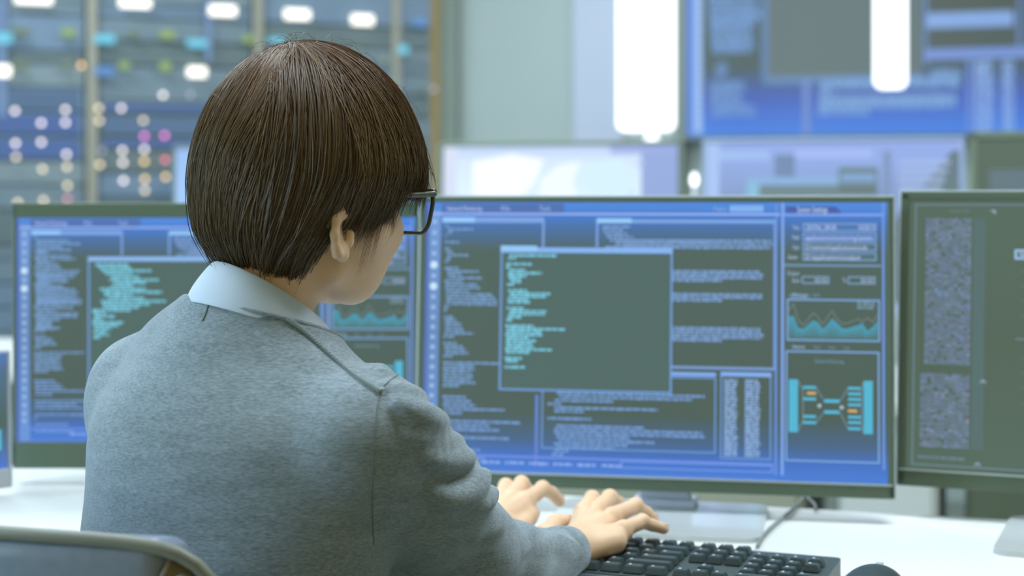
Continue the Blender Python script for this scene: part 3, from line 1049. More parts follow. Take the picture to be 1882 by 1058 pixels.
S.disc(0.815, 0.32, 0.016, (206, 230, 252), 5)
S.disc(0.845, 0.12, 0.014, (186, 204, 244), 5)
monitor('monitor', 'blurred monitor showing a pale white world map, behind the main monitor', far_left(0.0), TH, 0.02, 0.605, 0.40, 0.010, 0.03, 0.010, 0.866, S, simple_stand(), GF, False, bez=M_bezel2)
# window UI monitor
S = screen_for(0.60, 0.40, 0.012, 0.03, 0.012)
S.grad([(0, (150, 172, 234)), (0.12, (146, 172, 230)), (0.3, (136, 160, 206)), (1, (120, 146, 170))])
S.quad(0.0, 0, 0.06, 1, (170, 196, 244), 2)
S.quad(0.06, 0.05, 0.26, 0.11, (160, 190, 240), 3)
S.quad(0.36, 0.05, 0.66, 0.10, (166, 188, 244), 3)
S.quad(0.28, 0.08, 0.36, 0.22, (116, 140, 178), 3)
S.quad(0.17, 0.24, 0.53, 1.0, (112, 136, 142), 3)
S.quad(0.17, 0.22, 0.53, 0.27, (140, 178, 224), 4)
S.quad(0.17, 0.24, 0.22, 0.8, (140, 190, 220), 4)
S.quad(0.53, 0.16, 0.68, 0.30, (108, 132, 142), 3)
S.quad(0.54, 0.20, 0.67, 0.25, (132, 166, 210), 4)
S.quad(0.54, 0.34, 0.67, 0.42, (128, 160, 200), 4)
S.quad(0.53, 0.30, 0.68, 0.33, (96, 112, 100), 4)
S.quad(0.70, 0.06, 0.73, 1.0, (128, 150, 190), 3)
for k in range(6):
    S.quad(0.76, 0.12 + 0.055 * k, 0.95 - 0.01 * k, 0.145 + 0.055 * k, (168, 190, 232), 4)
S.poly([(0.74, 0.5), (0.96, 0.06), (0.985, 0.06), (0.98, 1.0), (0.74, 1.0)], (104, 124, 132), 3)
monitor('monitor', 'blurred monitor with pale blue windows beside the world map monitor', far_left(0.648), TH, 0.02, 0.585, 0.40, 0.008, 0.03, 0.010, 0.868, S, simple_stand(), GF, False, bez=mat('bezel_pale', (150, 164, 190), 0.4))
# dark monitor at right edge
S = screen_for(0.60, 0.40, 0.012, 0.03, 0.012)
S.grad([(0, (88, 106, 92)), (1, (84, 102, 94))])
S.quad(0.05, 0.18, 0.22, 0.9, (98, 118, 128), 1)
for k in range(30):
    S.quad(0.34, 0.2 + k * 0.02, 0.34 + 0.1 * random.Random(k).random(), 0.21 + k * 0.02, (102, 122, 126), 2)
monitor('monitor', 'blurred dark monitor at the right edge of the second row', far_left(1.243), TH, 0.02, 0.60, 0.41, 0.016, 0.03, 0.014, 0.868, S, simple_stand(), GF, False, bez=M_bezel2)
# lit monitor behind the head
S = screen_for(0.60, 0.40, 0.012, 0.03, 0.012)
S.grad([(0, (150, 186, 240)), (0.5, (166, 205, 248)), (1, (150, 186, 240))])
for k in range(8):
    S.quad(0.3, 0.15 + k * 0.09, 0.7, 0.18 + k * 0.09, (200, 225, 250), 1)
monitor('monitor', 'blurred monitor almost hidden behind the head on the second row', far_left(-0.715), TH, 0.02, 0.58, 0.40, 0.006, 0.03, 0.006, 0.866, S, simple_stand(), GF, False, bez=M_bezel2)

# highlight between the two far monitors, built as a glowing bead on a stem
q = P(1276, 330, 3.62)
t = thing('monitor_glint', 'tiny bright highlight between the two blurred monitors, built as a bead on a stem', 'highlight', (q.x, q.y, 0.74))
bm = bmesh.new()
bmesh.ops.create_uvsphere(bm, u_segments=14, v_segments=10, radius=0.010)
bmesh.ops.scale(bm, vec=(0.9, 0.9, 1.6), verts=bm.verts)
bmesh.ops.translate(bm, vec=(0, 0, q.z - 0.74), verts=bm.verts)
from_bm('glint_bead', bm, M_glare, t)
tube('stem', [(0, 0, 0.004), (0, 0, q.z - 0.752)], 0.004, M_silver, t)
bm = bmesh.new()
bmesh.ops.create_cone(bm, cap_ends=True, segments=24, radius1=0.03, radius2=0.028, depth=0.008)
bmesh.ops.translate(bm, vec=(0, 0, 0.004), verts=bm.verts)
from_bm('base', bm, M_silver, t)

# ------------------------------------------------------------------ main desk
D1 = Vector((-0.03, 2.18, 0))
DDEP = 0.585
td, Ld = row_desk('long white front desk with keyboard and monitors', D1, -1.45, 1.75, DDEP)

WM, HM = 0.590, 0.362
S = screen_for(WM, HM, 0.006, 0.0175, 0.0075)
dashboard(S, 'main')
monitor('monitor', 'large main monitor in the centre with a dark terminal window in front of blue dashboards', (-0.1215, 2.066), radians(11.0), radians(4.5), WM, HM, 0.006, 0.0175, 0.0075, 0.7705, S,
        (0.255, 0.215, 0.016, -0.035, 0.066, M_white_pl), 'monitors on the front desk')
WL, HL = 0.553, 0.362
S = screen_for(WL, HL, 0.0205, 0.0365, 0.005)
dashboard(S, 'left')
monitor('monitor', 'left monitor partly hidden behind the person, thick black bezel and blue dashboards', (-0.680, 2.226), radians(0.3), radians(0), WL, HL, 0.0205, 0.0365, 0.005, 0.7625, S,
        (0.23, 0.18, 0.0, 0.03, 0.06, M_silver), 'monitors on the front desk', rim=False)
# right monitor
WR, HR = 0.590, 0.362
S = screen_for(WR, HR, 0.010, 0.021, 0.010)
S.grad([(0, (84, 104, 92)), (0.5, (80, 98, 84)), (1, (82, 102, 90))])
S.frame(0.012, 0.014, 0.988, 0.985, (112, 138, 150), 0.0028)
S.frame(0.022, 0.035, 0.978, 0.965, (86, 110, 102), 0.0015)
RR = random.Random(12)
NPR = np.random.default_rng(5)
def xr(px):          # photo column on this screen (left edge 1668, about 2.62 px per cm, growing)
    return (px - 1668.0) / 560.0
def block(px0, py0, px1, py1, nx, ny):
    for i in range(nx):
        for j in range(ny):
            a = NPR.random()
            sm = 0.35 + 0.65 * (0.5 + 0.5 * math.sin(j * 0.23 + 1.7 * math.sin(i * 0.9) + j * j * 0.013))
            if a < 0.92:
                k = 0.25 + 0.75 * a * sm
                c = tuple(int(x + (y - x) * k * (1.0 if NPR.random() > 0.12 else 1.5)) for x, y in zip((88, 110, 118), (136, 152, 200)))
                u0 = xr(px0) + (xr(px1) - xr(px0)) * i / nx
                u1 = xr(px0) + (xr(px1) - xr(px0)) * (i + 0.85) / nx
                v0 = (py0 + (py1 - py0) * j / ny - 362) / 514
                v1 = (py0 + (py1 - py0) * (j + 0.7) / ny - 362) / 514
                S.quad(u0, v0, u1, v1, tuple(min(255, q) for q in c), 3)
block(1688, 397, 1742, 677, 14, 64)
block(1684, 694, 1742, 834, 14, 32)
YR = lambda y: (y - 362) / 514.0
S.quad(xr(1744), YR(397), xr(1758), YR(834), (84, 108, 108), 1)
S.text(xr(1715), YR(386), 'ANALYSIS', 0.013, (112, 132, 138), width=0.042)
S.poly([(xr(1763), YR(380)), (xr(1770), YR(380)), (xr(1770), YR(390))], (140, 158, 168), 4)
S.frame(xr(1792), YR(455), xr(1858), YR(474), (158, 192, 232), 0.0045, 5)
S.quad(xr(1793), YR(456), xr(1857), YR(473), (84, 116, 128), 4)
S.text(xr(1798), YR(468), 'Service', 0.0150, (214, 232, 250), lay=6, width=0.044)
for k, (y, w, ee) in enumerate(((499, 26, 0), (528, 24, 0), (555, 26, 0), (583, 26, 0), (663, 26, 0), (690, 26, 0), (718, 28, 0), (746, 30, 0))):
    S.text(xr(1800), YR(y), 'Node ' + str(k + 1), 0.012, (98, 122, 108), width=w / 560.0)
S.quad(xr(1794), YR(622), xr(1842), YR(625), (110, 134, 136), 3)
for (y, n) in ((416, 4), (812, 3)):
    for k in range(n):
        S.words(xr(1806 + 10 * (k == 0)), YR(y + 4.5 * k), 0.07 - 0.02 * (k == 0), 0.007, (112, 130, 112), RR, 3)
for (x, y) in ((1757, 700), (1752, 855)):
    S.poly([(xr(x), YR(y)), (xr(x + 5), YR(y + 8)), (xr(x - 5), YR(y + 8))], (128, 150, 160), 4)
S.words(xr(1682), YR(850), 0.10, 0.010, (104, 130, 142), RR, 3)
S.line([(0.30, 0.6), (0.44, 0.78), (0.55, 0.92)], (88, 112, 104), 0.0015, 3)
S.quad(xr(1878), YR(852), xr(1884), YR(866), (210, 226, 240), 5)
S.frame(xr(1878), YR(852), xr(1960), YR(866), (130, 150, 160), 0.003, 4)
for k in range(3):
    S.frame(0.55, 0.1 + k * 0.27, 0.94, 0.32 + k * 0.27, (100, 128, 136), 0.002, 3)
    S.line([(0.57 + i * 0.036, 0.28 + k * 0.27 - 0.12 * RR.random()) for i in range(10)], (110, 150, 170), 0.002, 4)
monitor('monitor', 'dark-screened monitor cut by the right edge, with one outlined button and violet data columns', (0.475, 2.012), radians(22.5), radians(5.5), WR, HR, 0.010, 0.021, 0.010, 0.7775, S,
        (0.255, 0.215, -0.035, -0.082, 0.066, M_white_pl), 'monitors on the front desk')

# small side display at the left edge, turned towards the person
M_lap = mat('small_display_silver', (176, 182, 186), 0.35, metal=0.3)
S = Screen(0.310, 0.150)
S.grad([(0, (80, 118, 190)), (0.15, (76, 110, 140)), (0.6, (74, 96, 88)), (0.8, (76, 110, 150)), (1, (74, 116, 205))])
for k in range(14):
    S.words(0.60, 0.06 + k * 0.040, 0.32 * R.uniform(0.5, 1), 0.02, (110, 165, 195), R)
    S.words(0.08, 0.06 + k * 0.060, 0.40 * R.uniform(0.5, 1), 0.02, (110, 150, 195), R)
S.quad(0.86, 0.66, 0.97, 0.84, (90, 200, 228), 3)
q = P(21, 890, 2.14)
ly = radians(-44)
monitor('monitor', 'small blue side display with silver chin cut by the left edge of the frame', (q.x - 0.32 * cos(ly), q.y + 0.32 * sin(ly)), ly, radians(2), 0.32, 0.180, 0.004, 0.026, 0.005, 0.752, S,
        (0.12, 0.10, 0.0, 0.03, 0.04, M_silver), 'monitors on the front desk', rim=False, bez=M_lap, shellm=M_lap, depth=0.014)

# ------------------------------------------------------------------ keyboard
kb_yaw = radians(22)
ku = Vector((cos(kb_yaw), -sin(kb_yaw), 0))
kn = Vector((sin(kb_yaw), cos(kb_yaw), 0))
KW, KD = 0.445, 0.130
kbr = P(1547, 1024, 1.69)
kc = Vector((kbr.x, kbr.y, 0)) - ku * (KW / 2) - kn * (KD / 2)
M_key = mat('keyboard_black', (70, 82, 82), 0.42)
M_keytop = mat('key_cap_black', (66, 80, 82), 0.38)
M_legend = mat('key_legend_white', (210, 220, 225), 0.5)
t = thing('keyboard', 'full-size black keyboard under both hands', 'keyboard', (kc.x, kc.y, 0.74), -kb_yaw)
bm = bmesh.new()
a = bm_prism(bm, round_rect(KW, KD, 0.006, 4), 0.0, 0.012)
for v in bm.verts:
    if v.co.z > 0.006:
        v.co.z = 0.0115 + (v.co.y + KD / 2) / KD * 0.007
from_bm('case', bm, M_key, t)
box('front_edge', (0, -KD / 2 - 0.001, 0.007), (KW - 0.01, 0.003, 0.006), mat('keyboard_edge', (104, 124, 136), 0.3), t, 0.001)
key_meshes = {}
def key_mesh(w):
    k = round(w, 4)
    if k not in key_meshes:
        bm = bmesh.new()
        lo = [bm.verts.new((sx * w / 2, sy * 0.0082, 0)) for sx, sy in ((-1, -1), (1, -1), (1, 1), (-1, 1))]
        hi = [bm.verts.new((sx * (w / 2 - 0.0022), sy * 0.0062 + 0.0006, 0.0072)) for sx, sy in ((-1, -1), (1, -1), (1, 1), (-1, 1))]
        bm.faces.new(lo[::-1])
        bm.faces.new(hi)
        for i in range(4):
            bm.faces.new((lo[i], lo[(i + 1) % 4], hi[(i + 1) % 4], hi[i]))
        bmesh.ops.bevel(bm, geom=list(bm.edges), offset=0.0008, segments=2, affect='EDGES')
        me = bpy.data.meshes.new('key')
        bmesh.ops.recalc_face_normals(bm, faces=bm.faces)
        bm.to_mesh(me)
        bm.free()
        me.materials.append(M_keytop)
        key_meshes[k] = me
    return key_meshes[k]
p_ = 0.019
rows = []
x0 = -KW / 2 + 0.008
ROWW = [[1, 0, 1, 1, 1, 1, 0.5, 1, 1, 1, 1, 0.5, 1, 1, 1, 1],
        [1] * 13 + [2], [1.5] + [1] * 12 + [1.5], [1.75] + [1] * 11 + [2.25], [2.25] + [1] * 10 + [2.75],
        [1.25, 1.25, 1.25, 6.25, 1.25, 1.25, 1.25, 1.25]]
allkeys = []
for r, ws in enumerate(ROWW):
    y = KD / 2 - 0.0165 - r * 0.0195 - (0.003 if r else 0)
    x = x0
    for w in ws:
        if r == 0:
            if w == 0 or w == 0.5:
                x += (1 if w == 0 else 0.5) * p_
                continue
        allkeys.append((x + w * p_ / 2, y, w * p_ - 0.0022, r))
        x += w * p_
    xn = x0 + 15.25 * p_
    if r in (0, 1, 2):
        for k in range(3):
            allkeys.append((xn + (k + 0.5) * p_, y, p_ - 0.0022, r))
    elif r == 4:
        allkeys.append((xn + 1.5 * p_, y, p_ - 0.0022, r))
    elif r == 5:
        for k in range(3):
            allkeys.append((xn + (k + 0.5) * p_, y, p_ - 0.0022, r))
    xp = x0 + 18.5 * p_
    if r:
        for k in range(4):
            if r == 5 and k in (1,):
                continue
            if r in (3, 5) and k == 3:
                continue
            w = 2 if (r == 5 and k == 0) else 1
            allkeys.append((xp + (k + w / 2.0) * p_, y, w * p_ - 0.0022, r))
allkeys = [k for k in allkeys if not (k[3] == 0 and k[0] < -0.16)][-99:]
for (x, y, w, r) in allkeys:
    o = bpy.data.objects.new('key', key_mesh(w))
    COL.objects.link(o)
    o.parent = t
    o.location = (x, y, 0.0118 + (y + KD / 2) / KD * 0.007)
# legends as one thin printed layer part
bm = bmesh.new()
lr = random.Random(2)
for (x, y, w, r) in allkeys:
    zt = 0.0118 + (y + KD / 2) / KD * 0.007 + 0.0073
    bm_box(bm, (x - w / 2 + 0.006, y + 0.0025, zt), (0.0026, 0.0030, 0.0002))
lg = from_bm('key_lettering', bm, M_legend, t)
lg['label'] = 'white printed key legends'
lg['kind'] = 'stuff'

# cables
M_cable = mat('cable_grey', (136, 144, 140), 0.5)
def deskpt(px, py, h=0.004):
    d = FPX * (EYE - 0.74 - h) / (py - HZ)
    return P(px, py, d)
pts = [deskpt(1392, 1003), deskpt(1402, 985), deskpt(1425, 962), deskpt(1452, 940), deskpt(1474, 918), P(1482, 905, 2.12)]
o = tube('keyboard_cable', smooth_curve(pts, 8), 0.0022, M_cable, None, 8)
tag(o, 'thin dark grey cable running from keyboard back behind the main monitor', 'cable')
pts = [deskpt(1500, 936), deskpt(1496, 925), deskpt(1486, 916), P(1478, 900, 2.14)]
o = tube('monitor_cable', smooth_curve(pts, 8), 0.0018, M_cable, None, 8)
tag(o, 'short cable loop lying under the right end of the main monitor', 'cable')

# mouse
mq = deskpt(1603, 1082, 0.018)
t = thing('computer_mouse', 'black computer mouse right of the keyboard', 'mouse', (mq.x, mq.y, 0.74), -radians(25))
M_mouse = mat('mouse_black', (62, 74, 76), 0.25)
def fm(p):
    d = ell(p, (0, 0, 0.008), (0.033, 0.058, 0.032))
    d = smax(d, -p[:, 2], 0.004)
    return d
V, F = surface(fm, (-0.04, -0.065, -0.006), (0.04, 0.065, 0.046), 0.0022)
link_mesh('body', project(fm, V), F, M_mouse, t, smooth=True)
tube('button_split', [(0, 0.057, 0.012), (0, 0.050, 0.0245), (0, 0.035, 0.0335), (0, 0.015, 0.0388)], 0.0005, M_bezel, t, 6)
bm = bmesh.new()
bmesh.ops.create_cone(bm, cap_ends=True, segments=24, radius1=0.010, radius2=0.010, depth=0.006)
bmesh.ops.rotate(bm, verts=bm.verts, cent=(0, 0, 0), matrix=Matrix.Rotation(pi / 2, 3, 'Y'))
bmesh.ops.translate(bm, vec=(0, 0.03, 0.0275), verts=bm.verts)
from_bm('scroll_wheel', bm, M_rim, t)

# ------------------------------------------------------------------ office chair
ca = radians(30)
cu = Vector((cos(ca), -sin(ca), 0))
cn = Vector((sin(ca), cos(ca), 0))
cr = Vector((-0.249, 1.172, 0))
cc = cr - cu * 0.25
M_leather = mat('chair_leather_painted_sheen', (120, 136, 156), 0.30, spec=0.8, coat=0.4, noise=(90, 0.06, (1, 1, 1)), bump=(0.15, 0.0006))  # bluish sheen on black leather put into its base colour
M_leather2 = mat('chair_edge_dark_brown', (104, 88, 52), 0.5)
M_chrome = mat('chrome', (220, 228, 235), 0.12, metal=1.0)
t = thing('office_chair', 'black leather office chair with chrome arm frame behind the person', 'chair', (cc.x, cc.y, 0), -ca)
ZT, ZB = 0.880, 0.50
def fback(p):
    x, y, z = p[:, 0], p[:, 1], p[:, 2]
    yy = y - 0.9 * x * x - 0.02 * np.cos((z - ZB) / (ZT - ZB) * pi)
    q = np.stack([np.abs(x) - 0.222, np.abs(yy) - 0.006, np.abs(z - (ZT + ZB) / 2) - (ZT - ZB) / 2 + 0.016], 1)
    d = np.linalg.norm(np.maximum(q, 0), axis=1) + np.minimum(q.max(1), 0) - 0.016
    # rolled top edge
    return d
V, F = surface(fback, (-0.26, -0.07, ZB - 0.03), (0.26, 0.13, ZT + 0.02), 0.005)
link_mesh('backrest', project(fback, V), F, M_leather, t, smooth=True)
# welt along the outline of the back
def backpt(x, z, off=0):
    return Vector((x, 0.9 * x * x + 0.02 * cos((z - ZB) / (ZT - ZB) * pi) + off, z))
welt = []
for i in range(41):
    x = -0.236 + 0.472 * i / 40
    welt.append(backpt(x, ZT + 0.001 - 0.006 * (abs(x) / 0.236) ** 8, -0.018))
wend = [backpt(0.247, ZT - 0.009, -0.017), backpt(0.257, ZT - 0.017, -0.014), backpt(0.266, ZT - 0.030, -0.012), backpt(0.274, ZT - 0.052, -0.010), backpt(0.279, ZT - 0.085, -0.010), backpt(0.281, ZT - 0.14, -0.010), backpt(0.281, ZT - 0.25, -0.010)]
welt = [Vector((-p.x, p.y, p.z)) for p in wend[::-1]] + welt + wend
tube('top_piping', welt, 0.0055, mat('chair_piping', (124, 128, 116), 0.45), t, 8)
side = [backpt(0.228, ZT - 0.022, -0.004), backpt(0.244, ZT - 0.034, 0), backpt(0.256, ZT - 0.075, 0.0), backpt(0.262, ZT - 0.15, 0), backpt(0.262, ZT - 0.28, 0)]
for sx in (1, -1):
    tube('side_edge', [Vector((sx * p.x, p.y, p.z)) for p in smooth_curve(side, 5)], 0.017, M_leather2, t, 10)
    arm = [(sx * 0.240, 0.056, ZT - 0.026), (sx * 0.252, 0.050, ZT - 0.038), (sx * 0.264, 0.052, ZT - 0.085), (sx * 0.270, 0.060, ZT - 0.16), (sx * 0.28, 0.09, 0.60), (sx * 0.285, 0.20, 0.585), (sx * 0.285, 0.34, 0.58), (sx * 0.285, 0.40, 0.55), (sx * 0.27, 0.38, 0.45), (sx * 0.22, 0.30, 0.415)]
    tube('arm_frame', smooth_curve([(a, b - 0.03, c) for a, b, c in arm], 6), 0.0085, M_chrome, t, 10)
def fseat(p):
    q = np.stack([np.abs(p[:, 0]) - 0.20, np.abs(p[:, 1] - 0.25) - 0.20, np.abs(p[:, 2] - 0.43) - 0.012], 1)
    return np.linalg.norm(np.maximum(q, 0), axis=1) + np.minimum(q.max(1), 0) - 0.03
V, F = surface(fseat, (-0.25, -0.0, 0.37), (0.25, 0.5, 0.49), 0.01)
link_mesh('seat', project(fseat, V), F, M_leather, t, smooth=True)
tube('gas_lift', [(0, 0.25, 0.09), (0, 0.25, 0.40)], 0.025, M_chrome, t, 14)
tube('back_bracket', smooth_curve([(0, 0.2, 0.385), (0, 0.03, 0.39), (0, -0.01, 0.45), (0, 0.0, 0.56)], 5), 0.015, M_chrome, t, 8)
for k in range(5):
    a = 2 * pi * k / 5 + 0.3
    tube('leg', [(0, 0.25, 0.09), (0.28 * cos(a), 0.25 + 0.28 * sin(a), 0.065)], [0.022, 0.014], M_chrome, t, 8)
    bm = bmesh.new()
    bmesh.ops.create_cone(bm, cap_ends=True, segments=20, radius1=0.028, radius2=0.028, depth=0.03)
    bmesh.ops.rotate(bm, verts=bm.verts, cent=(0, 0, 0), matrix=Matrix.Rotation(pi / 2, 3, 'X'))
    bmesh.ops.translate(bm, vec=(0.28 * cos(a), 0.25 + 0.28 * sin(a), 0.028), verts=bm.verts)
    from_bm('castor', bm, M_bezel, t)
# ------------------------------------------------------------------ the person
person = thing('person', 'person seen from behind typing, short dark hair, glasses, grey knitted sweater, pale blue collar', 'person', (-0.30, 1.38, 0))
def adopt(o):
    """parent to the person while the mesh stays in world coordinates"""
    o.parent = person
    o.matrix_parent_inverse = Matrix.Translation(-person.location)
    return o

A = np.array
# head frame: origin between the ears, x right, y forward, z up
HY, HPT = radians(47), radians(1)
hr = A([cos(HY), -sin(HY), 0])
hf = A([sin(HY) * cos(HPT), cos(HY) * cos(HPT), sin(HPT)])
hu = np.cross(hr, hf)
HR = np.stack([hr, hf, hu], 1).astype(np.float32)
HO = A([-0.196, 1.484, 1.101])
def tohead(p):
    return (p - HO.astype(np.float32)) @ HR
def fromhead(q):
    return HO + np.asarray(q) @ HR.T

BY = radians(33)
br = A([cos(BY), -sin(BY), 0])
bf = A([sin(BY), cos(BY), 0])
NB = A([-0.238, 1.462, 1.000])
SR = A([-0.128, 1.385, 0.925])
SL = A([-0.338, 1.535, 0.942])
ER = A([-0.046, 1.515, 0.802])
EL = A([-0.225, 1.690, 0.800])
WRr = A([0.060, 1.682, 0.7660])
WL_ = A([-0.022, 1.765, 0.7700])

E2R = ER + nrm(WRr - ER) * 0.085 + A([0, 0, -0.008])      # middle of the forearm
E2L = EL + nrm(WL_ - EL) * 0.10
M_skin = mat('skin', (228, 193, 160), 0.5, spec=0.35, sss=0.12, noise=(60, 0.03, (1, 1, 1)))

EAR = [(-0.005, -0.020), (-0.010, -0.014), (-0.016, -0.002), (-0.019, 0.012), (-0.016, 0.024), (-0.008, 0.032), (0.003, 0.031), (0.008, 0.022)]
EAR = [(y_ + 0.38 * z_, z_ * 0.92) for y_, z_ in EAR]
def face(q):
    ax = q.copy()
    ax[:, 0] = np.abs(ax[:, 0])
    d = ell(q, (0, -0.002, 0.050), (0.074, 0.088, 0.086))
    d = smin(d, ell(q, (0, 0.034, 0.004), (0.058, 0.056, 0.066)), 0.03)
    d = smin(d, cone(ax, (0.046, 0.004, -0.034), (0.016, 0.050, -0.052), 0.014, 0.015), 0.022)
    d = smin(d, cone(q, (0, 0.058, -0.046), (0, 0.062, -0.053), 0.018, 0.013), 0.018)
    d = smin(d, cone(ax, (0.052, 0.040, 0.002), (0.040, 0.066, -0.002), 0.022, 0.020), 0.02)     # cheek bones
    d = smin(d, cone(ax, (0.012, 0.088, 0.033), (0.040, 0.076, 0.034), 0.010, 0.009), 0.012)       # brow
    d = smax(d, -ell(ax, (0.032, 0.095, 0.016), (0.017, 0.014, 0.011)), 0.010)                    # sockets
    d = smin(d, cone(q, (0, 0.088, 0.022), (0, 0.106, -0.008), 0.007, 0.0085), 0.010)             # nose
    d = smin(d, cone(ax, (0.006, 0.100, -0.012), (0.012, 0.095, -0.012), 0.006, 0.0055), 0.005)
    d = smax(d, -ell(ax, (0.006, 0.101, -0.021), (0.0032, 0.0045, 0.004)), 0.002)
    d = smin(d, cone(ax, (0.0, 0.0855, -0.0285), (0.018, 0.078, -0.031), 0.0055, 0.003), 0.005)   # lips
    d = smin(d, cone(ax, (0.0, 0.0835, -0.0375), (0.015, 0.077, -0.035), 0.006, 0.003), 0.005)
    d = smax(d, -cone(ax, (0, 0.093, -0.0330), (0.020, 0.082, -0.0335), 0.0014, 0.001), 0.002)
    d = smin(d, cone(ax, (0.022, 0.088, 0.023), (0.042, 0.080, 0.021), 0.0035, 0.003), 0.004)     # lids
    d = smin(d, ell(ax, (0.030, 0.044, -0.026), (0.024, 0.028, 0.034)), 0.020)                    # lower cheeks
    # ears
    e = None
    for i in range(len(EAR) - 1):
        (y0, z0), (y1, z1) = EAR[i], EAR[i + 1]
        x0 = 0.0730 + 0.42 * max(0, -y0); x1 = 0.0730 + 0.42 * max(0, -y1)
        r0 = 0.0055 if i == 0 else 0.0040
        s = cone(ax, (x0, y0, z0), (x1, y1, z1), r0, 0.0040 if i < 5 else 0.0034)
        e = s if e is None else smin(e, s, 0.003)
    e = smin(e, ell(ax, (0.0745, -0.0045, -0.0185), (0.0052, 0.0070, 0.0085)), 0.004)               # lobe
    bowl = cone(ax, (0.072, -0.002, -0.012), (0.078, -0.013, 0.014), 0.006, 0.006)
    e = smin(e, cone(ax, (0.072, -0.008, -0.008), (0.0765, -0.0060, 0.018), 0.0048, 0.0045), 0.005)
    e = smin(e, cone(ax, (0.0755, -0.010, 0.006), (0.0765, 0.004, 0.020), 0.003, 0.0025), 0.004)    # inner fold
    e = smin(e, cone(ax, (0.075, 0.003, -0.010), (0.0745, 0.004, -0.002), 0.004, 0.004), 0.004)   # tragus
    d = smin(d, e, 0.005)
    d = smax(d, -ell(ax, (0.0785, -0.003, 0.003), (0.0045, 0.0060, 0.008)), 0.003)
    return d

def f_head(p):
    q = tohead(p)
    d = face(q)
    n0 = fromhead((0, -0.020, -0.012))
    n = cone(p, n0, NB, 0.046, 0.050)
    d = smin(d, n, 0.020)
    d = smin(d, cone(p, NB, NB + A([0, 0, -0.08]), 0.050, 0.055), 0.02)
    return d

# hands: finger chains (metacarpal head, middle joint, last joint, tip)
def v3(x, y, z):
    return A([x, y, z], float)
HAND_R = dict(w=WRr + A([0.004, 0.012, 0.004]),
    thumb=[v3(.052, 1.706, .768), v3(.036, 1.742, .772), v3(.047, 1.776, .777), v3(.060, 1.797, .775)],
    fingers=[[v3(.078, 1.786, .788), v3(.090, 1.832, .793), v3(.098, 1.855, .786), v3(.103, 1.867, .776)],
             [v3(.092, 1.772, .792), v3(.109, 1.820, .796), v3(.120, 1.841, .787), v3(.126, 1.852, .776)],
             [v3(.107, 1.748, .790), v3(.135, 1.783, .794), v3(.148, 1.797, .784), v3(.156, 1.803, .776)],
             [v3(.117, 1.716, .783), v3(.139, 1.738, .786), v3(.150, 1.746, .781), v3(.163, 1.751, .776)]],
    r=[(.0098, .0085, .0075, .0066), (.0100, .0088, .0077, .0067), (.0096, .0083, .0073, .0064), (.0088, .0073, .0065, .0057)])
HAND_L = dict(w=WL_ + A([0.003, 0.010, 0.004]),
    thumb=[v3(-.004, 1.772, .768), v3(.010, 1.798, .769), v3(.019, 1.822, .775), v3(.024, 1.838, .776)],
    fingers=[[v3(.016, 1.838, .791), v3(.035, 1.872, .797), v3(.046, 1.888, .790), v3(.055, 1.895, .779)],
             [v3(.001, 1.846, .793), v3(.011, 1.880, .801), v3(.017, 1.897, .793), v3(.021, 1.903, .781)],
             [-A([.014, 0, 0]) + A([0, 1.846, .790]), v3(-.007, 1.878, .799), v3(-.003, 1.894, .791), v3(-.001, 1.900, .780)],
             [v3(-.029, 1.836, .785), v3(-.024, 1.862, .793), v3(-.022, 1.878, .788), v3(-.021, 1.884, .779)]],
    r=HAND_R['r'])
def f_hand(p, H, elbow):
    w = H['w']
    d = None
    # palm: fan of metacarpals
    for i, (f, r) in enumerate(zip(H['fingers'], H['r'])):
        mc = w + (f[0] - w) * 0.12
        c = cone(p, mc + A([0, 0, -0.002]), f[0] + A([0, 0, -0.004]), 0.0135, r[0] + 0.0012)
        d = c if d is None else smin(d, c, 0.008)
    cen = sum(f[0] for f in H['fingers']) / 4
    d = smin(d, cone(p, w, w + (cen - w) * 0.75 + A([0, 0, -0.008]), 0.0155, 0.013), 0.012)
    out = nrm(H['fingers'][3][0] - H['fingers'][0][0])
    hyp = w + out * 0.012
    d = smin(d, cone(p, hyp + A([0, 0, -0.001]), hyp + (H['fingers'][3][0] - w) * 0.70 + A([0, 0, -0.005]), 0.0150, 0.0125), 0.010)
    # knuckle ridges
    for f, r in zip(H['fingers'], H['r']):
        d = smin(d, ell(p, f[0] + A([0, 0, r[0] * 0.35]), (r[0] * .62, r[0] * .62, r[0] * .55)), 0.005)
        dd = (f[0] - w)
        d = smin(d, cone(p, w + dd * 0.35 + A([0, 0, 0.0095]), f[0] + A([0, 0, 0.0055]), 0.0022, 0.0026), 0.004)  # tendons
    t = H['thumb']
    th = chain(p, t, (0.0150, 0.0115, 0.0095, 0.0078), 0.004)
    d = smin(d, th, 0.006)
    fs = None
    for f, r in zip(H['fingers'], H['r']):
        c = chain(p, f, r, 0.002)
        c = smin(c, ell(p, f[1] + A([0, 0, 0.0015]), (r[1] * 1.04,) * 3), 0.003)
        fs = c if fs is None else np.minimum(fs, c)
    d = smin(d, fs, 0.0035)
    # wrist and forearm
    ax = nrm(elbow - w)
    wr = w + ax * 0.055
    d = smin(d, cone(p, w + A([0, 0, 0.0]), wr, 0.0185, 0.0195), 0.012)
    return d

def combine(parts):
    Vs, Fs, n = [], [], 0
    for V, F in parts:
        Vs.append(V)
        Fs.append(F + n)
        n += len(V)
    return np.concatenate(Vs), np.concatenate(Fs)

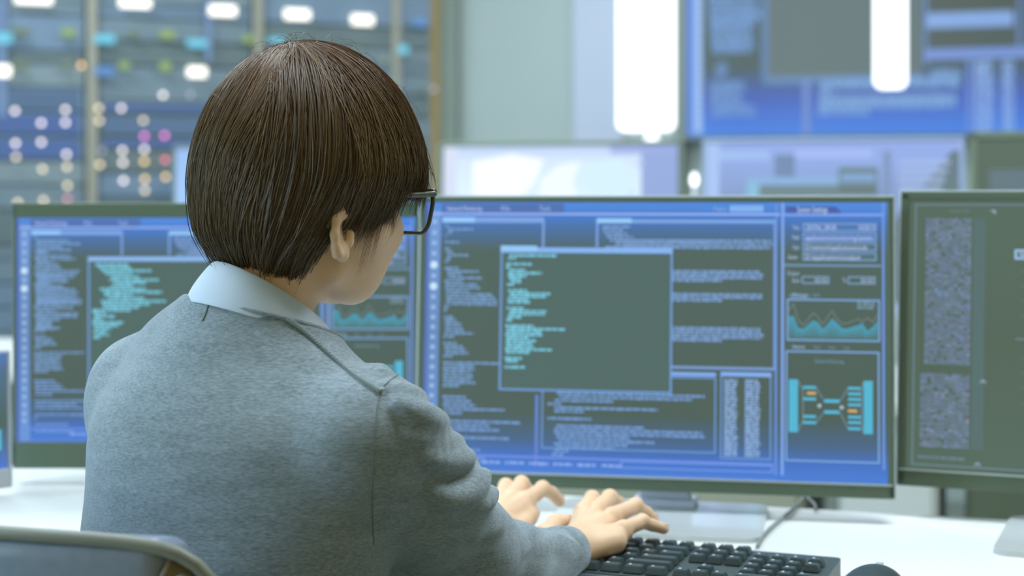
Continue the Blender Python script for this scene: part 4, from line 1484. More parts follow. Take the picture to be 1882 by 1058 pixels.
hh = surface(f_head, HO + A([-.125, -.125, -.16]), HO + A([.135, .135, .165]), 0.0026)
hh = (project(f_head, hh[0], 2), hh[1])
parts = [hh]
for H, el in ((HAND_R, E2R), (HAND_L, E2L)):
    pts = [H['w']] + [j for f in H['fingers'] for j in f] + H['thumb'] + [H['w'] + nrm(el - H['w']) * 0.075]
    pts = np.array(pts)
    fn = lambda p, H=H, el=el: f_hand(p, H, el)
    V, F = surface(fn, pts.min(0) - 0.022, pts.max(0) + 0.022, 0.0017)
    parts.append((project(fn, V, 2), F))
# body under the clothes: trunk, arms, legs
KR, KL = v3(-.045, 1.72, .52), v3(-.25, 1.86, .52)
HPR, HPL = v3(-.22, 1.37, .545), v3(-.37, 1.46, .545)
AR, AL = v3(.0, 1.80, .09), v3(-.20, 1.94, .09)
def f_under(p):
    d = chain(p, [NB + A([0, 0, -.03]), v3(-.25, 1.455, .86), v3(-.27, 1.43, .70), v3(-.29, 1.41, .57)], (.050, .085, .075, .08), .03)
    for s, e, m_, w in ((SR, ER, E2R, WRr), (SL, EL, E2L, WL_)):
        d = smin(d, chain(p, [NB + A([0, 0, -.06]), s, e, m_, w + (m_ - w) * 0.2], (.04, .042, .030, .020, .016), .01), .02)
    for h, k, a in ((HPR, KR, AR), (HPL, KL, AL)):
        d = smin(d, chain(p, [h, k, a], (.07, .048, .032), .02), .03)
    return d
V, F = surface(f_under, (-.48, 1.25, 0.04), (.12, 2.02, 1.03), 0.012)
parts.append((V, F))
V, F = combine(parts)
body = adopt(link_mesh('body', V, F, M_skin, None, smooth=True))

# eyes
M_eye = mat('eye_white', (235, 235, 230), 0.2)
M_iris = mat('iris_brown', (52, 36, 24), 0.2)
for sx in (-1, 1):
    c = fromhead((sx * 0.032, 0.0775, 0.0145))
    bm = bmesh.new()
    bmesh.ops.create_uvsphere(bm, u_segments=20, v_segments=14, radius=0.0115)
    for v in bm.verts:
        v.co += Vector(c)
    e = adopt(from_bm('eyeball', bm, M_eye, None, True))
    bm = bmesh.new()
    bmesh.ops.create_uvsphere(bm, u_segments=16, v_segments=10, radius=0.0056)
    c2 = fromhead((sx * 0.032, 0.0775 + 0.0070, 0.0125))
    for v in bm.verts:
        v.co += Vector(c2)
    ir = from_bm('iris', bm, M_iris, None, True)
    ir.parent = e
    # brows
M_hairm = None

# fingernails
M_nail = mat('nail', (236, 200, 178), 0.25)
for H in (HAND_R, HAND_L):
    for f, r in list(zip(H['fingers'], H['r'])) + [(H['thumb'], (.012, .0105, .0095, .0078))]:
        a, b = f[2], f[3]
        dr = nrm(b - a)
        side_ = nrm(np.cross(dr, A([0, 0, 1.0])))
        up = nrm(np.cross(side_, dr))
        c = b + up * (r[3] * 0.86) - dr * 0.0008
        bm = bmesh.new()
        bmesh.ops.create_uvsphere(bm, u_segments=12, v_segments=8, radius=1)
        Mx = Matrix((tuple(side_ * r[3] * 0.72), tuple(dr * 0.0058), tuple(up * 0.0014))).transposed()
        for v in bm.verts:
            v.co = Mx @ v.co + Vector(c)
        adopt(from_bm('fingernail', bm, M_nail, None, True))

# ------------------------------------------------------------------ shirt collar
M_shirt = mat('shirt_pale_blue', (196, 212, 228), 0.8, sheen=0.2, noise=(900, 0.02, (1, 1, 1)))
CC = A([-0.220, 1.462, 1.030])
cby = radians(55)
cr_ = A([cos(cby), -sin(cby), 0])
cf_ = A([sin(cby), cos(cby), 0])
def collar_ring(rad, zoff, tilt, off, n=72, gap=0.10):
    out = []
    for i in range(n + 1):
        a = -1.5 * pi + gap + (2 * pi - 2 * gap) * i / n      # starts and ends at the front
        s, c = sin(a), cos(a)
        out.append(CC + cr_ * (rad * c) + cf_ * (rad * s + off) + A([0, 0, zoff - tilt * (rad * s + off)]))
    return out
prof = [  # outer leaf from hem up to the fold, then the stand inside: radius, height, slope, shift
    (0.0680, -0.016, 0.36, -0.004), (0.0650, -0.006, 0.40, -0.003), (0.0590, 0.004, 0.50, 0.0), (0.0545, 0.011, 0.60, 0.003),
    (0.0520, 0.0150, 0.66, 0.005), (0.0505, 0.0145, 0.66, 0.005), (0.0495, 0.005, 0.60, 0.004), (0.0520, -0.02, 0.45, 0.0)]
rings = [collar_ring(*q_) for q_ in prof]
V = [v for r in rings for v in r]
nn = len(rings[0])
F = [(j * nn + i, j * nn + i + 1, (j + 1) * nn + i + 1, (j + 1) * nn + i) for j in range(len(rings) - 1) for i in range(nn - 1)]
col = adopt(link_mesh('shirt_collar', V, F, M_shirt, None, smooth=True))
sm = col.modifiers.new('thick', 'SOLIDIFY')
sm.thickness = 0.0012
ss = col.modifiers.new('sub', 'SUBSURF')
ss.levels = ss.render_levels = 2
# shirt front points
for sx in (-1, 1):
    fr = CC + cf_ * 0.066 + A([0, 0, -0.040])
    V = [fr + cr_ * (sx * 0.006), fr + cr_ * (sx * 0.036) + A([0, 0, 0.008]) - cf_ * 0.008, fr + cr_ * (sx * 0.030) + cf_ * 0.012 + A([0, 0, -0.048]), fr + cr_ * (sx * 0.004) + cf_ * 0.006 + A([0, 0, -0.018])]
    o = adopt(link_mesh('collar_point', V, [(0, 1, 2, 3)], M_shirt))
    md = o.modifiers.new('t', 'SOLIDIFY')
    md.thickness = 0.002

# ------------------------------------------------------------------ sweater
def f_sweater0(p):
    # trunk: elliptical tube
    zc = p[:, 2]
    t = np.clip((1.0 - zc) / 0.45, 0, 1)
    cx = -0.236 - 0.030 * t
    cy = 1.462 - 0.045 * t
    q = np.stack([p[:, 0] - cx, p[:, 1] - cy, zc], 1)
    lat = q @ br.astype(np.float32)
    fo = q @ bf.astype(np.float32)
    wl = 0.152 + 0.006 * np.sin(t * 6)
    wf = 0.096 + 0.022 * t
    m = np.minimum(wl, wf)
    k0 = np.sqrt((lat / wl) ** 2 + (fo / wf) ** 2)
    k1 = np.sqrt((lat / wl ** 2) ** 2 + (fo / wf ** 2) ** 2)
    d2 = k0 * (k0 - 1) / np.maximum(k1, 1e-4)
    trunk = smax(smax(d2, zc - 0.955, 0.06), 0.50 - zc, 0.02)
    d = trunk
    # shoulders and upper back
    for S, sg in ((SR, 1), (SL, -1)):
        mid = NB + (S - NB) * 0.45 + A([0, 0, 0.006 if sg > 0 else 0.022])
        d = smin(d, chain(p, [NB + A([0, 0, -0.030]), mid + A([0, 0, -.020]), S], (0.060, 0.056, 0.058), 0.03), 0.035)
    d = smin(d, ell(p, NB + A([-.012, -.02, -.085]), (0.11, 0.085, 0.085)), 0.05)
    # cloth rising to the neckline, cut by its slanting plane
    plane = (p[:, 2] - (1.040 - 0.261 * (p[:, 0] + 0.246) - 0.176 * (p[:, 1] - 1.415))) * 0.95
    nk = smax(cone(p, NB + A([0.0, 0, -0.05]), CC + A([-0.002, 0, 0.012]), 0.084, 0.064), plane, 0.006)
    d = smin(d, nk, 0.030)
    d = smax(d, plane + 0.0 * p[:, 0], 0.004)
    # right arm
    m1 = (SR + ER) / 2 + A([0.004, 0.0, 0.004])
    ax = nrm(WRr - ER)
    e2 = ER + ax * 0.085 + A([0, 0, -0.007])
    right = chain(p, [SR, m1, ER, e2, WRr - ax * 0.004], (0.058, 0.056, 0.048, 0.0315, 0.0255), 0.025)
    right = smax(right, (p - (WRr - ax * 0.010)) @ ax.astype(np.float32), 0.005)
    d = smin(d, right, 0.018)
    d = smin(d, cone(p, A([-.150, 1.42, .775]), A([-.075, 1.50, .765]), 0.032, 0.030), 0.02)
    # left arm
    axl = nrm(WL_ - EL)
    ml = (SL + EL) / 2
    left = chain(p, [SL, ml, EL, EL + axl * 0.1, WL_], (0.058, 0.053, 0.045, 0.036, 0.026), 0.03)
    left = smax(left, (p - (WL_ - axl * 0.004)) @ axl.astype(np.float32), 0.005)
    d = smin(d, left, 0.02)
    return d

def cast(f, px, py, d0=1.15, d1=2.0):
    """first hit of the sight line through a photo point with a surface"""
    px, py = np.atleast_1d(px).astype(float), np.atleast_1d(py).astype(float)
    dr = np.stack([(px - 941) / FPX, np.ones_like(px), -(py - HZ) / FPX], 1)
    o = np.array([0, 0, EYE])
    t = np.full(len(px), d0)
    for _ in range(90):
        d = f((o + dr * t[:, None]).astype(np.float32))
        t = t + np.clip(d, -0.02, 0.05) * 0.8
    return o + dr * t[:, None], t

FOLDS = [  # (photo points, radius, raise)  ridges of bunched cloth on the right sleeve
    ([(716, 712), (750, 726), (786, 730), (800, 745)], 0.012, 0.008),
    ([(730, 745), (770, 768), (800, 778), (824, 778), (834, 786)], 0.012, 0.0135),
    ([(750, 800), (800, 812), (832, 814), (842, 812)], 0.010, 0.009),
    ([(775, 838), (815, 848), (845, 846), (862, 841)], 0.011, 0.0125),
    ([(790, 900), (820, 912), (850, 908), (874, 892), (888, 872)], 0.012, 0.014),
    ([(855, 925), (880, 925), (898, 910), (905, 900)], 0.010, 0.011),
    ([(898, 985), (912, 960), (922, 945)], 0.012, 0.006),
    ([(960, 1010), (970, 985), (975, 970)], 0.010, 0.005),
    ([(635, 622), (680, 638), (712, 665)], 0.014, 0.009),
    ([(660, 652), (690, 672), (712, 692)], 0.010, 0.005),
    ([(985, 1010), (1010, 1000), (1040, 1008), (1060, 1024)], 0.007, 0.003),
    ([(1000, 990), (1030, 988), (1060, 1003), (1082, 1030)], 0.006, 0.003),
]
fold_prims = []
for pts, r, up in FOLDS:
    pp = smooth_curve([(a, b, 0) for a, b in pts], 3)
    h, t = cast(f_sweater0, [q.x for q in pp], [q.y for q in pp])
    ok = t < 1.95
    h = h[ok]
    if len(h) < 2:
        continue
    e = 1e-3
    hf32 = h.astype(np.float32)
    g = np.stack([f_sweater0(hf32 + A(a_, dtype=np.float32) * e) - f_sweater0(hf32 - A(a_, dtype=np.float32) * e) for a_ in np.eye(3)], 1)
    g /= np.linalg.norm(g, axis=1)[:, None]
    c = h - g * (r - up)
    n_ = len(c)
    rad = [r * (0.35 + 0.65 * sin(pi * (0.12 + 0.76 * i / (n_ - 1)))) for i in range(n_)]
    # taper ends sink in
    fold_prims.append((c, rad))
def f_sweater1(p):
    d = f_sweater0(p)
    near = np.abs(d) < 0.03
    if near.any():
        q = p[near]
        dd = d[near]
        for c, rad in fold_prims:
            lo, hi = c.min(0) - 0.04, c.max(0) + 0.04
            m = ((q > lo) & (q < hi)).all(1)
            if m.any():
                dd[m] = smin(dd[m], chain(q[m], c, rad, 0.003), 0.0075)
        d[near] = dd
    # grooves between the folds on the inner elbow, and soft large undulation of the cloth
    x, y, z = p[:, 0], p[:, 1], p[:, 2]
    w = np.sin(34 * x + 21 * z + 2.0) * np.sin(27 * z - 18 * y + 0.6)
    w2 = np.sin(70 * z + 30 * x) * np.sin(50 * x - 20 * y + 1.0)
    return d - 0.0014 * w - 0.0005 * w2

V, F = surface(f_sweater1, (-.47, 1.22, .49), (.10, 1.86, 1.05), 0.0042)
V = project(f_sweater1, V, 2)

M_sw = bpy.data.materials.new('sweater_grey_melange_knit')
M_sw.use_nodes = True
nt = M_sw.node_tree
b = nt.nodes['Principled BSDF']
b.inputs['Roughness'].default_value = 0.95
b.inputs['Specular IOR Level'].default_value = 0.1
b.inputs['Sheen Weight'].default_value = 0.35
b.inputs['Sheen Roughness'].default_value = 0.5
b.inputs['Sheen Tint'].default_value = (0.85, 0.92, 1.0, 1)
tc = nt.nodes.new('ShaderNodeTexCoord')
def nz(scale, st, detail=3, rough=0.6):
    mp = nt.nodes.new('ShaderNodeMapping')
    mp.inputs['Rotation'].default_value = (0, 0, BY)
    mp.inputs['Scale'].default_value = st
    n = nt.nodes.new('ShaderNodeTexNoise')
    n.inputs['Scale'].default_value = scale
    n.inputs['Detail'].default_value = detail
    n.inputs['Roughness'].default_value = rough
    nt.links.new(tc.outputs['Object'], mp.inputs[0])
    nt.links.new(mp.outputs[0], n.inputs['Vector'])
    return n
n1 = nz(800, (0.22, 0.4, 1.0))
n2 = nz(2200, (0.5, 1, 1))
n3 = nz(60, (0.25, 0.5, 1.4))
def math_(op, a, b_):
    m = nt.nodes.new('ShaderNodeMath')
    m.operation = op
    for i, v in enumerate((a, b_)):
        if isinstance(v, (int, float)):
            m.inputs[i].default_value = v
        else:
            nt.links.new(v, m.inputs[i])
    return m.outputs[0]
s_ = math_('ADD', math_('MULTIPLY', n1.outputs['Fac'], 0.5), math_('MULTIPLY', n2.outputs['Fac'], 0.3))
s_ = math_('ADD', s_, math_('MULTIPLY', n3.outputs['Fac'], 0.2))
rp = nt.nodes.new('ShaderNodeValToRGB')
rp.color_ramp.elements[0].position = 0.32
rp.color_ramp.elements[0].color = (*lin((96, 109, 110)), 1)
rp.color_ramp.elements[1].position = 0.66
rp.color_ramp.elements[1].color = (*lin((164, 179, 190)), 1)
nt.links.new(s_, rp.inputs[0])
nt.links.new(rp.outputs[0], b.inputs['Base Color'])
bp = nt.nodes.new('ShaderNodeBump')
bp.inputs['Strength'].default_value = 0.5
bp.inputs['Distance'].default_value = 0.0012
nt.links.new(s_, bp.inputs['Height'])
nt.links.new(bp.outputs[0], b.inputs['Normal'])
sweater = adopt(link_mesh('sweater', V, F, M_sw, None, smooth=True))

# seams: thin ridges following the knit, drawn on the surface
def on_surface(pts, n=10, off=0.0):
    pp = smooth_curve([(a_, b_, 0) for a_, b_ in pts], n)
    h, t = cast(f_sweater1, [q.x for q in pp], [q.y for q in pp])
    h = h[t < 1.95]
    return [Vector(q) for q in h]
M_seam = mat('seam_grey', (112, 124, 122), 0.95)
M_stitch = mat('stitch_light', (150, 164, 166), 0.9)
def sub(o):
    o.parent = sweater
    return o
seam = on_surface([(524, 586), (560, 612), (605, 652), (650, 690), (690, 716), (702, 720)], 10)
sub(tube('shoulder_seam', seam, 0.0009, M_seam, None, 6))
# chain of small stitches beside the seam
bm = bmesh.new()
for i in range(1, len(seam) * 2 - 2):
    a_ = seam[i // 2] if i % 2 == 0 else (seam[i // 2] + seam[min(i // 2 + 1, len(seam) - 1)]) / 2
    b2 = seam[min(i // 2 + 1, len(seam) - 1)]
    dv = (b2 - seam[i // 2])
    if dv.length < 1e-6:
        continue
    dv.normalize()
    sd = Vector((dv.z, 0, -dv.x)) if i % 2 else Vector((dv.z, 0, -dv.x)) * 0.8
    p0 = a_ + sd * 0.0006
    p1 = a_ + sd * -0.0040 + dv * 0.0012
    V_, F_ = tube_np([p0 + Vector((0, -0.0008, 0)), (p0 + p1) / 2 + Vector((0, -0.0022, 0)), p1], [0.0004, 0.0008, 0.0004], 5)
    vv = [bm.verts.new(v) for v in V_]
    for f_ in F_:
        bm.faces.new([vv[k] for k in f_])
st = sub(from_bm('stitching', bm, M_stitch, None, True))
st['kind'] = 'stuff'
arm_seam = on_surface([(732, 688), (712, 703), (700, 718), (694, 745), (690, 790), (686, 850), (684, 920), (687, 1000)], 8)
sub(tube('armhole_seam', arm_seam, 0.0007, M_seam, None, 6))
sub(tube('back_seam', on_surface([(383, 560), (378, 576), (372, 590)], 6), 0.0010, M_seam, None, 6))
# ribbed neckline around the collar
NL = []
for i in range(60):
    a_ = 2 * pi * i / 60
    s, c = sin(a_), cos(a_)
    px_ = CC + cr_ * (0.0665 * c) + cf_ * (0.0665 * s)
    NL.append(A([px_[0], px_[1], 1.036 - 0.261 * (px_[0] + 0.246) - 0.176 * (px_[1] - 1.415)]))
NLp = project(lambda p: f_sweater1(p), np.array(NL), 4)
ringpts = [Vector(p) for p in NLp]
def closed_tube(pts, r, n):
    V_, F_ = tube_np(pts + [pts[0]], r, n, False)
    return V_, F_
V_, F_ = closed_tube(ringpts, 0.0022, 8)
sub(link_mesh('neckband', V_, F_, M_sw, None, smooth=True))
# cuffs
for w, e in ((WRr, ER), (WL_, EL)):
    e_ = e + nrm(w - e) * (0.085 if w is WRr else 0.1) + A([0, 0, -0.007 if w is WRr else 0])
    ax = Vector(nrm(w - e_))
    p0 = Vector(w) - ax * 0.030
    p1 = Vector(w) - ax * 0.004
    V_, F_ = tube_np([p0, p0 + ax * 0.004, p1, p1 + ax * 0.0035], [0.0235, 0.0282, 0.0270, 0.0235], 28, False)
    sub(link_mesh('cuff', V_, F_, M_sw, None, smooth=True))

# trousers and shoes below the desk
M_tr = mat('trousers_dark', (58, 60, 66), 0.85)
def f_tr(p):
    d = None
    for h, k, a in ((HPR, KR, AR), (HPL, KL, AL)):
        c = chain(p, [h, k, a], (.082, .060, .048), .02)
        d = c if d is None else smin(d, c, .03)
    d = smin(d, ell(p, (-.295, 1.41, .57), (.16, .13, .095)), .04)
    return smax(d, 0.10 - p[:, 2], 0.005)
V, F = surface(f_tr, (-.50, 1.24, .08), (.09, 2.03, .70), 0.011)
adopt(link_mesh('trousers', project(f_tr, V, 1), F, M_tr, None, smooth=True))
M_shoe = mat('shoe_black', (40, 40, 42), 0.4)
for a in (AR, AL):
    tip = a + bf * 0.17
    def f_sh(p, a=a, tip=tip):
        d = chain(p, [a + A([0, 0, -.04]) - bf * 0.03, a + A([0, 0, -.048]) + bf * 0.08, tip + A([0, 0, -.055])], (.045, .042, .035), .02)
        d = smin(d, cone(p, a + A([0, 0, -.03]), a + A([0, 0, .03]), .042, .044), .02)
        return smax(d, 0.003 - p[:, 2], .002)
    lo = np.minimum(a, tip) - 0.09
    hi = np.maximum(a, tip) + 0.09
    lo[2] = -0.01
    V, F = surface(f_sh, lo, hi, 0.007)
    adopt(link_mesh('shoe', V, F, M_shoe, None, smooth=True))

# ------------------------------------------------------------------ hair
HC = A([0.0, 0.016, 0.046], np.float32)
HRAD = A([0.0965, 0.1145, 0.1270], np.float32)
def f_shell(q):
    q = q - HC
    q = q.copy()
    z = q[:, 2]
    q[:, 2] = np.where(z < 0, z * 0.80, z)
    # the crown sits high and a little back, the fringe side is flatter
    k0 = np.linalg.norm(q / HRAD, axis=1)
    k1 = np.linalg.norm(q / (HRAD * HRAD), axis=1)
    d = k0 * (k0 - 1) / np.maximum(k1, 1e-6)
    # tuck in towards the nape
    zz = z + HC[2]
    ang = np.degrees(np.arctan2(np.abs(q[:, 0]), q[:, 1]))
    # tucked behind the ears, gathered towards the nape
    tuck = np.exp(-((ang - 104) / 26) ** 2) * np.clip((0.050 - zz) / 0.055, 0, 1) * 0.024
    frontal = np.exp(-((ang - 62) / 24) ** 2) * np.clip((0.050 - zz) / 0.05, 0, 1) * 0.016
    return d + np.clip(0.012 - zz, 0, 1) * 0.42 + tuck + frontal
def grad(f, q, e=1e-3):
    g = np.stack([f(q + A(a_, dtype=np.float32) * e) - f(q - A(a_, dtype=np.float32) * e) for a_ in np.eye(3)], 1)
    return g / np.maximum(np.linalg.norm(g, axis=1), 1e-9)[:, None]

def z_end(q):
    """height in the head frame where hair ends, by place around the head"""
    x, y = np.abs(q[:, 0]), q[:, 1]
    ang = np.degrees(np.arctan2(x, y - 0.012))          # 0 front, 90 side, 180 back
    return np.interp(ang, [0, 28, 46, 56, 66, 76, 86, 96, 104, 110, 118, 130, 150, 165, 180],
                     [0.050, 0.046, 0.040, 0.030, 0.014, 0.012, 0.016, 0.016, 0.008, -0.014, -0.034, -0.044, -0.042, -0.038, -0.036])

def trace(root, off, sw, steps, ds):
    """follow the head from the crown outward and down"""
    k = A([0.0, -0.16, 1.0], np.float32)
    k = k / np.linalg.norm(k)
    q = root.astype(np.float32).copy()
    out = [q.copy()]
    crown = HC + k * 0.12
    for i in range(steps):
        n = grad(f_shell, q)
        away = q - crown
        away /= np.maximum(np.linalg.norm(away, axis=1), 1e-6)[:, None]
        zrel = np.clip((q[:, 2] - 0.03) / 0.10, 0, 1)[:, None]
        down = A([0, 0, -1], np.float32)
        x_, y_, z_ = q[:, 0] * 30, q[:, 1] * 30, q[:, 2] * 22
        wav = np.stack([np.sin(y_ * 1.3 + 0.6 * z_ + 1.0), np.sin(x_ * 1.1 + z_ * 0.9 + 2.0) - 0.75, 0 * x_], 1).astype(np.float32) * 0.20
        d = away * (0.25 + 0.75 * zrel) + down * (1.1 - 0.9 * zrel) + sw + wav
        # sweep backwards behind the ear, forwards in front of it
        d = d - n * (d * n).sum(1)[:, None]
        d /= np.maximum(np.linalg.norm(d, axis=1), 1e-6)[:, None]
        q = q + d * ds
        q = q - (f_shell(q) - off)[:, None] * grad(f_shell, q) * 0.9
        out.append(q.copy())
    return np.stack(out, 1)

rg = np.random.default_rng(21)
def sphere_roots(n, tmax):
    k = A([0.0, -0.16, 1.0])
    k /= np.linalg.norm(k)
    e1 = nrm(np.cross(k, [1.0, 0, 0]))
    e2 = np.cross(k, e1)
    ct = 1 - rg.random(n) * (1 - cos(tmax))
    ct = np.where(rg.random(n) < 0.28, 1 - rg.random(n) * (1 - cos(0.28)), ct)
    st_ = np.sqrt(1 - ct ** 2)
    a_ = rg.random(n) * 2 * pi
    d = k[None] * ct[:, None] + (e1[None] * np.cos(a_)[:, None] + e2[None] * np.sin(a_)[:, None]) * st_[:, None]
    return (HC + d * 0.105).astype(np.float32)
NS, NG, STEPS, DS = 12000, 520, 30, 0.0095
gr = sphere_roots(NG, 1.45)
gsw = rg.normal(0, 0.13, (NG, 3)).astype(np.float32)
gsw[:, 1] += -0.05
goff = rg.normal(-0.004, 0.0038, NG).astype(np.float32)
gr -= (f_shell(gr) - goff)[:, None] * grad(f_shell, gr)
G = trace(gr, goff, gsw, STEPS, DS)
sr = sphere_roots(NS, 1.62)
soff = (-np.abs(rg.normal(0, 0.0055, NS))).astype(np.float32) + 0.001
sr -= (f_shell(sr) - soff)[:, None] * grad(f_shell, sr)
cl = np.argmin(((sr[:, None, :] - gr[None]) ** 2).sum(2), 1)
sw = gsw[cl] + rg.normal(0, 0.035, (NS, 3)).astype(np.float32)
Sx = trace(sr, soff, sw, STEPS, DS)
w = (np.linspace(0, 1, STEPS + 1) ** 1.1 * 0.80)[None, :, None] * (0.55 + 0.45 * rg.random((NS, 1, 1)))
rootoff = (sr - gr[cl])[:, None, :]
Sx = Sx * (1 - w) + (G[cl] + rootoff * 0.35) * w
# keep off the face: end strands at the hairline below
T = np.linspace(0, 1, STEPS + 1)
endz = z_end(Sx.reshape(-1, 3)).reshape(NS, STEPS + 1) + rg.normal(0, 0.007, (NS, 1)) + (G[cl][:, :1, 0] * 0)
clump_j = rg.normal(0, 0.006, NG)[cl][:, None]
below = Sx[:, :, 2] < endz + clump_j
first = np.where(below.any(1), below.argmax(1), STEPS)
first = np.maximum(first, 3)
# resample every strand to its own length
K = 22
tt = np.linspace(0, 1, K)[None] * first[:, None]
i0 = np.clip(tt.astype(int), 0, STEPS - 1)
fr_ = (tt - i0)[:, :, None]
ar = np.arange(NS)[:, None]
Pt = Sx[ar, i0] * (1 - fr_) + Sx[ar, i0 + 1] * fr_
# fine waviness
ph = rg.random((NS, 1)) * 6.28
am = (np.linspace(0, 1, K) ** 1.5)[None] * rg.normal(0.0012, 0.001, (NS, 1))
Pt[:, :, 0] += am * np.sin(ph + np.linspace(0, 5, K)[None])
Pt[:, :, 1] += am * np.cos(ph * 1.7 + np.linspace(0, 4, K)[None])
# stray hairs
stray = rg.random(NS) < 0.018
nst = grad(f_shell, Pt[:, -1].astype(np.float32))
lift = (np.linspace(0, 1, K) ** 2)[None, :, None] * nst[:, None, :] * (rg.random((NS, 1, 1)) * 0.012)
Pt = np.where(stray[:, None, None], Pt + lift, Pt)

def strands_mesh(Pt, rad, tone):
    N, K, _ = Pt.shape
    T_ = np.gradient(Pt, axis=1)
    T_ /= np.maximum(np.linalg.norm(T_, axis=2, keepdims=True), 1e-9)
    ref = (Pt - (HC + A([0, 0, -0.02])))
    a_ = np.cross(T_, ref)
    a_ /= np.maximum(np.linalg.norm(a_, axis=2, keepdims=True), 1e-9)
    b_ = np.cross(T_, a_)
    tap = np.interp(np.linspace(0, 1, K), [0, 0.1, 0.75, 1], [0.6, 1, 0.9, 0.15])[None, :, None]
    R = rad[:, None, None] * tap
    Vs = []
    for j in range(3):
        an = 2 * pi * j / 3 + pi / 2
        Vs.append(Pt + (a_ * cos(an) + b_ * sin(an)) * R)
    V = np.stack(Vs, 2).reshape(-1, 3)
    base = (np.arange(N)[:, None] * K + np.arange(K - 1)[None]) * 3
    F = []
    for j in range(3):
        j2 = (j + 1) % 3
        F.append(np.stack([base + j, base + j2, base + 3 + j2, base + 3 + j], -1).reshape(-1, 4))
    F = np.concatenate(F)
    C = np.repeat(tone, K * 3, axis=0)
    return V, F, C
tone = (0.70 + 0.4 * rg.random((NS, 1))) * (0.62 + 0.60 * rg.random(NG)[cl][:, None])
tone = np.repeat(tone, 3, 1)
Vh, Fh, Ch = strands_mesh(Pt, rg.uniform(0.00028, 0.00052, NS), tone)
Vh = fromhead(Vh)

# under-mass: solid cap just inside the strands
def f_cap(p):
    q = tohead(p)
    d = f_shell(q) + 0.0065
    e = z_end(q) + 0.006 - q[:, 2]
    d = smax(d, e, 0.006)
    return d
Vc, Fc = surface(f_cap, HO + A([-.16, -.16, -.09]), HO + A([.16, .16, .20]), 0.0035)
Vc = project(f_cap, Vc, 1)
n_ = len(Vh)
V = np.concatenate([Vh, Vc])
F = np.concatenate([Fh, Fc + n_])
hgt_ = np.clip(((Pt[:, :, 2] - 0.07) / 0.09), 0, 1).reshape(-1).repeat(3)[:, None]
Ch = Ch * (1 + hgt_ * A([[0.42, 0.12, 0.10]]))  # warm light on the crown put into the strand colour
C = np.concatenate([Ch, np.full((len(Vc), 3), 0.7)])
M_hair = bpy.data.materials.new('hair_dark_brown')
M_hair.use_nodes = True
nt = M_hair.node_tree
b = nt.nodes['Principled BSDF']
b.inputs['Roughness'].default_value = 0.36
b.inputs['Specular IOR Level'].default_value = 0.6
vc = nt.nodes.new('ShaderNodeVertexColor')
vc.layer_name = 'Col'
mx = nt.nodes.new('ShaderNodeVectorMath')
mx.operation = 'MULTIPLY'
mx.inputs[1].default_value = lin((102, 82, 50))
nt.links.new(vc.outputs['Color'], mx.inputs[0])
nt.links.new(mx.outputs[0], b.inputs['Base Color'])
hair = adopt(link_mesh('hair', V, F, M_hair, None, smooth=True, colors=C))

# sideburn wisps and loose hairs over the cheek
wis = []
rg2 = np.random.default_rng(4)
for i in range(260):
    t0 = rg2.random()
    x = 0.080 - 0.016 * t0
    y = 0.018 + 0.050 * t0
    a0 = A([x + 0.012, y - 0.004, 0.055 + rg2.normal(0, .004)])
    L = 0.052 + 0.018 * rg2.random() - 0.020 * t0
    pts = []
    for k in range(K):
        u = k / (K - 1)
        pts.append(a0 + A([-0.012 * u - 0.006 * u * u, 0.010 * u - 0.016 * u * u + rg2.normal(0, .0001), -L * u]))
    wis.append(pts)
for (y0, L) in ((0.020, 0.085), (0.026, 0.078), (0.034, 0.074)):
    for j in range(3):
        a0 = A([0.088, y0 + 0.001 * j, 0.045])
        wis.append([a0 + A([-0.018 * u, 0.004 * u - 0.010 * u * u + .0008 * j * u, -L * u]) for u in np.linspace(0, 1, K)])
wis = np.array(wis)
wn = len(wis)
qf = wis.reshape(-1, 3).astype(np.float32)
dd = face(qf)
push = np.clip(0.0015 - dd, 0, 0.02)
qf = qf + grad(face, qf) * push[:, None]
Vw, Fw, Cw = strands_mesh(qf.reshape(wn, K, 3), np.full(wn, 0.00030), np.full((wn, 3), 0.95))
adopt(link_mesh('sideburn', fromhead(Vw), Fw, M_hair, None, smooth=True, colors=Cw))
# flyaways on the crown
fly = []
for i in range(90):
    a_ = rg2.random() * 2 * pi
    th = rg2.random() * 1.0
    k = A([sin(th) * cos(a_), sin(th) * sin(a_) - 0.10, cos(th)])
    k = nrm(k)
    p0 = HC + k * HRAD * 0.99
    tdir = nrm(np.cross(k, nrm(rg2.normal(0, 1, 3))))
    L = rg2.uniform(0.015, 0.04)
    hgt = rg2.uniform(0.003, 0.010)
    fly.append([p0 + tdir * L * u + k * (hgt * sin(pi * min(1, u * 0.8)) - L * L * u * u * 4) for u in np.linspace(0, 1, K)])
fly = np.array(fly)
Vw, Fw, Cw = strands_mesh(fly, np.full(len(fly), 0.00016), np.full((len(fly), 3), 1.5))
lh = adopt(link_mesh('loose_hair', fromhead(Vw), Fw, M_hair, None, smooth=True, colors=Cw))
lh['kind'] = 'stuff'
# eyebrows
for sx in (-1, 1):
    V_, F_ = tube_np([Vector(fromhead((sx * a_, y_, z_))) for a_, y_, z_ in ((0.014, 0.0985, 0.034), (0.026, 0.0955, 0.038), (0.038, 0.0890, 0.038), (0.047, 0.0815, 0.033))], [0.0018, 0.0026, 0.0022, 0.001], 6)
    adopt(link_mesh('eyebrow', V_, F_, M_hair, None, smooth=True, colors=np.full((len(V_), 3), 0.6)))

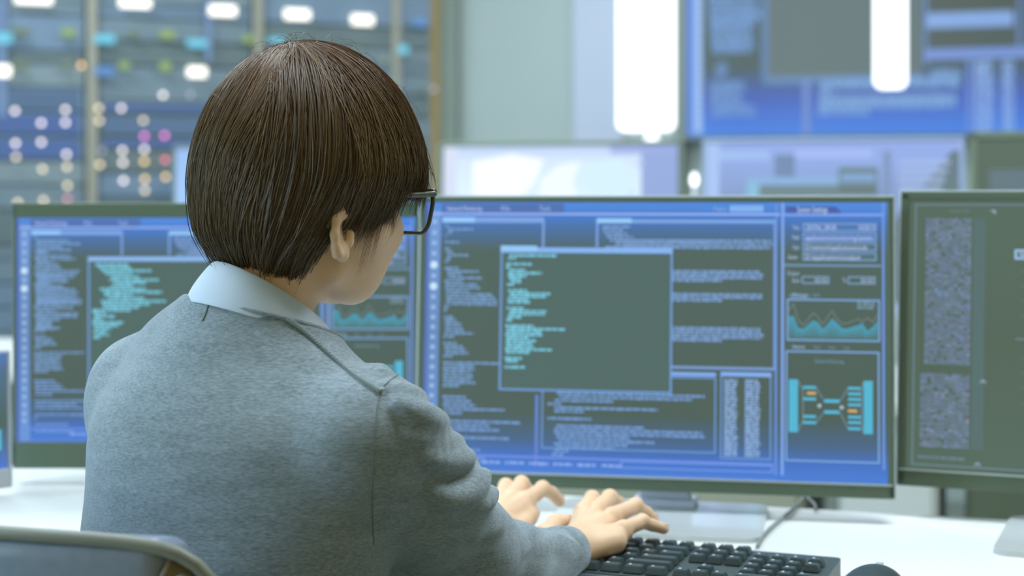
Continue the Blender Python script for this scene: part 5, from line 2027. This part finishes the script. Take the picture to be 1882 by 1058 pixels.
# ------------------------------------------------------------------ glasses
M_frame = mat('glasses_frame_dark', (70, 72, 56), 0.3)
M_lens = bpy.data.materials.new('lens_glass')
M_lens.use_nodes = True
nt = M_lens.node_tree
b = nt.nodes['Principled BSDF']
b.inputs['Base Color'].default_value = (0.92, 0.95, 1.0, 1)
b.inputs['Roughness'].default_value = 0.03
b.inputs['IOR'].default_value = 1.02
b.inputs['Transmission Weight'].default_value = 1.0
glasses = None
GF_ = 0.111
def lens_outline(sx, n=40):
    out = []
    for (x, z) in round_rect(0.056, 0.039, 0.012, 6, 0.037, 0.0145):
        xx = x + 0.22 * (z - 0.0175)
        wrap = 0.30 * max(0, xx - 0.02) ** 1.0 * 0.35
        out.append(Vector(fromhead((sx * xx, GF_ - wrap - (0.0175 - z) * 0.10, z))))
    return out
bmv, bmf = [], []
for sx in (-1, 1):
    o_ = lens_outline(sx)
    V_, F_ = tube_np(o_ + [o_[0]], 0.0021, 8, False)
    n0 = len(bmv)
    bmv += V_
    bmf += [tuple(n0 + k for k in f_) for f_ in F_]
br_pts = smooth_curve([Vector(fromhead((-0.009, GF_, 0.024))), Vector(fromhead((0, GF_ + 0.002, 0.027))), Vector(fromhead((0.009, GF_, 0.024)))], 4)
V_, F_ = tube_np(br_pts, 0.002, 8)
n0 = len(bmv)
bmv += V_
bmf += [tuple(n0 + k for k in f_) for f_ in F_]
# browline bars: thicker top
for sx in (-1, 1):
    pts = [Vector(fromhead((sx * x, GF_ - 0.105 * max(0, x - 0.02), 0.0335))) for x in np.linspace(0.010, 0.0695, 10)]
    V_, F_ = tube_np(pts, 0.0032, 8)
    n0 = len(bmv)
    bmv += V_
    bmf += [tuple(n0 + k for k in f_) for f_ in F_]
glasses = adopt(link_mesh('glasses', bmv, bmf, M_frame, None, smooth=True))
for sx in (-1, 1):
    o_ = lens_outline(sx)
    ln = link_mesh('lens', o_, [tuple(range(len(o_)))], M_lens, glasses)
    md = ln.modifiers.new('t', 'SOLIDIFY')
    md.thickness = 0.0015
    tp = smooth_curve([Vector(fromhead((sx * 0.066, GF_ - 0.004, 0.0315))), Vector(fromhead((sx * 0.0740, GF_ - 0.010, 0.0315))), Vector(fromhead((sx * 0.0775, 0.08, 0.0310))), Vector(fromhead((sx * 0.0805, 0.03, 0.031))),
                       Vector(fromhead((sx * 0.0790, 0.000, 0.029))), Vector(fromhead((sx * 0.078, -0.014, 0.020))), Vector(fromhead((sx * 0.076, -0.022, 0.004)))], 6)
    o = tube('temple', tp, 0.0026, M_frame, None, 8)
    o.parent = glasses
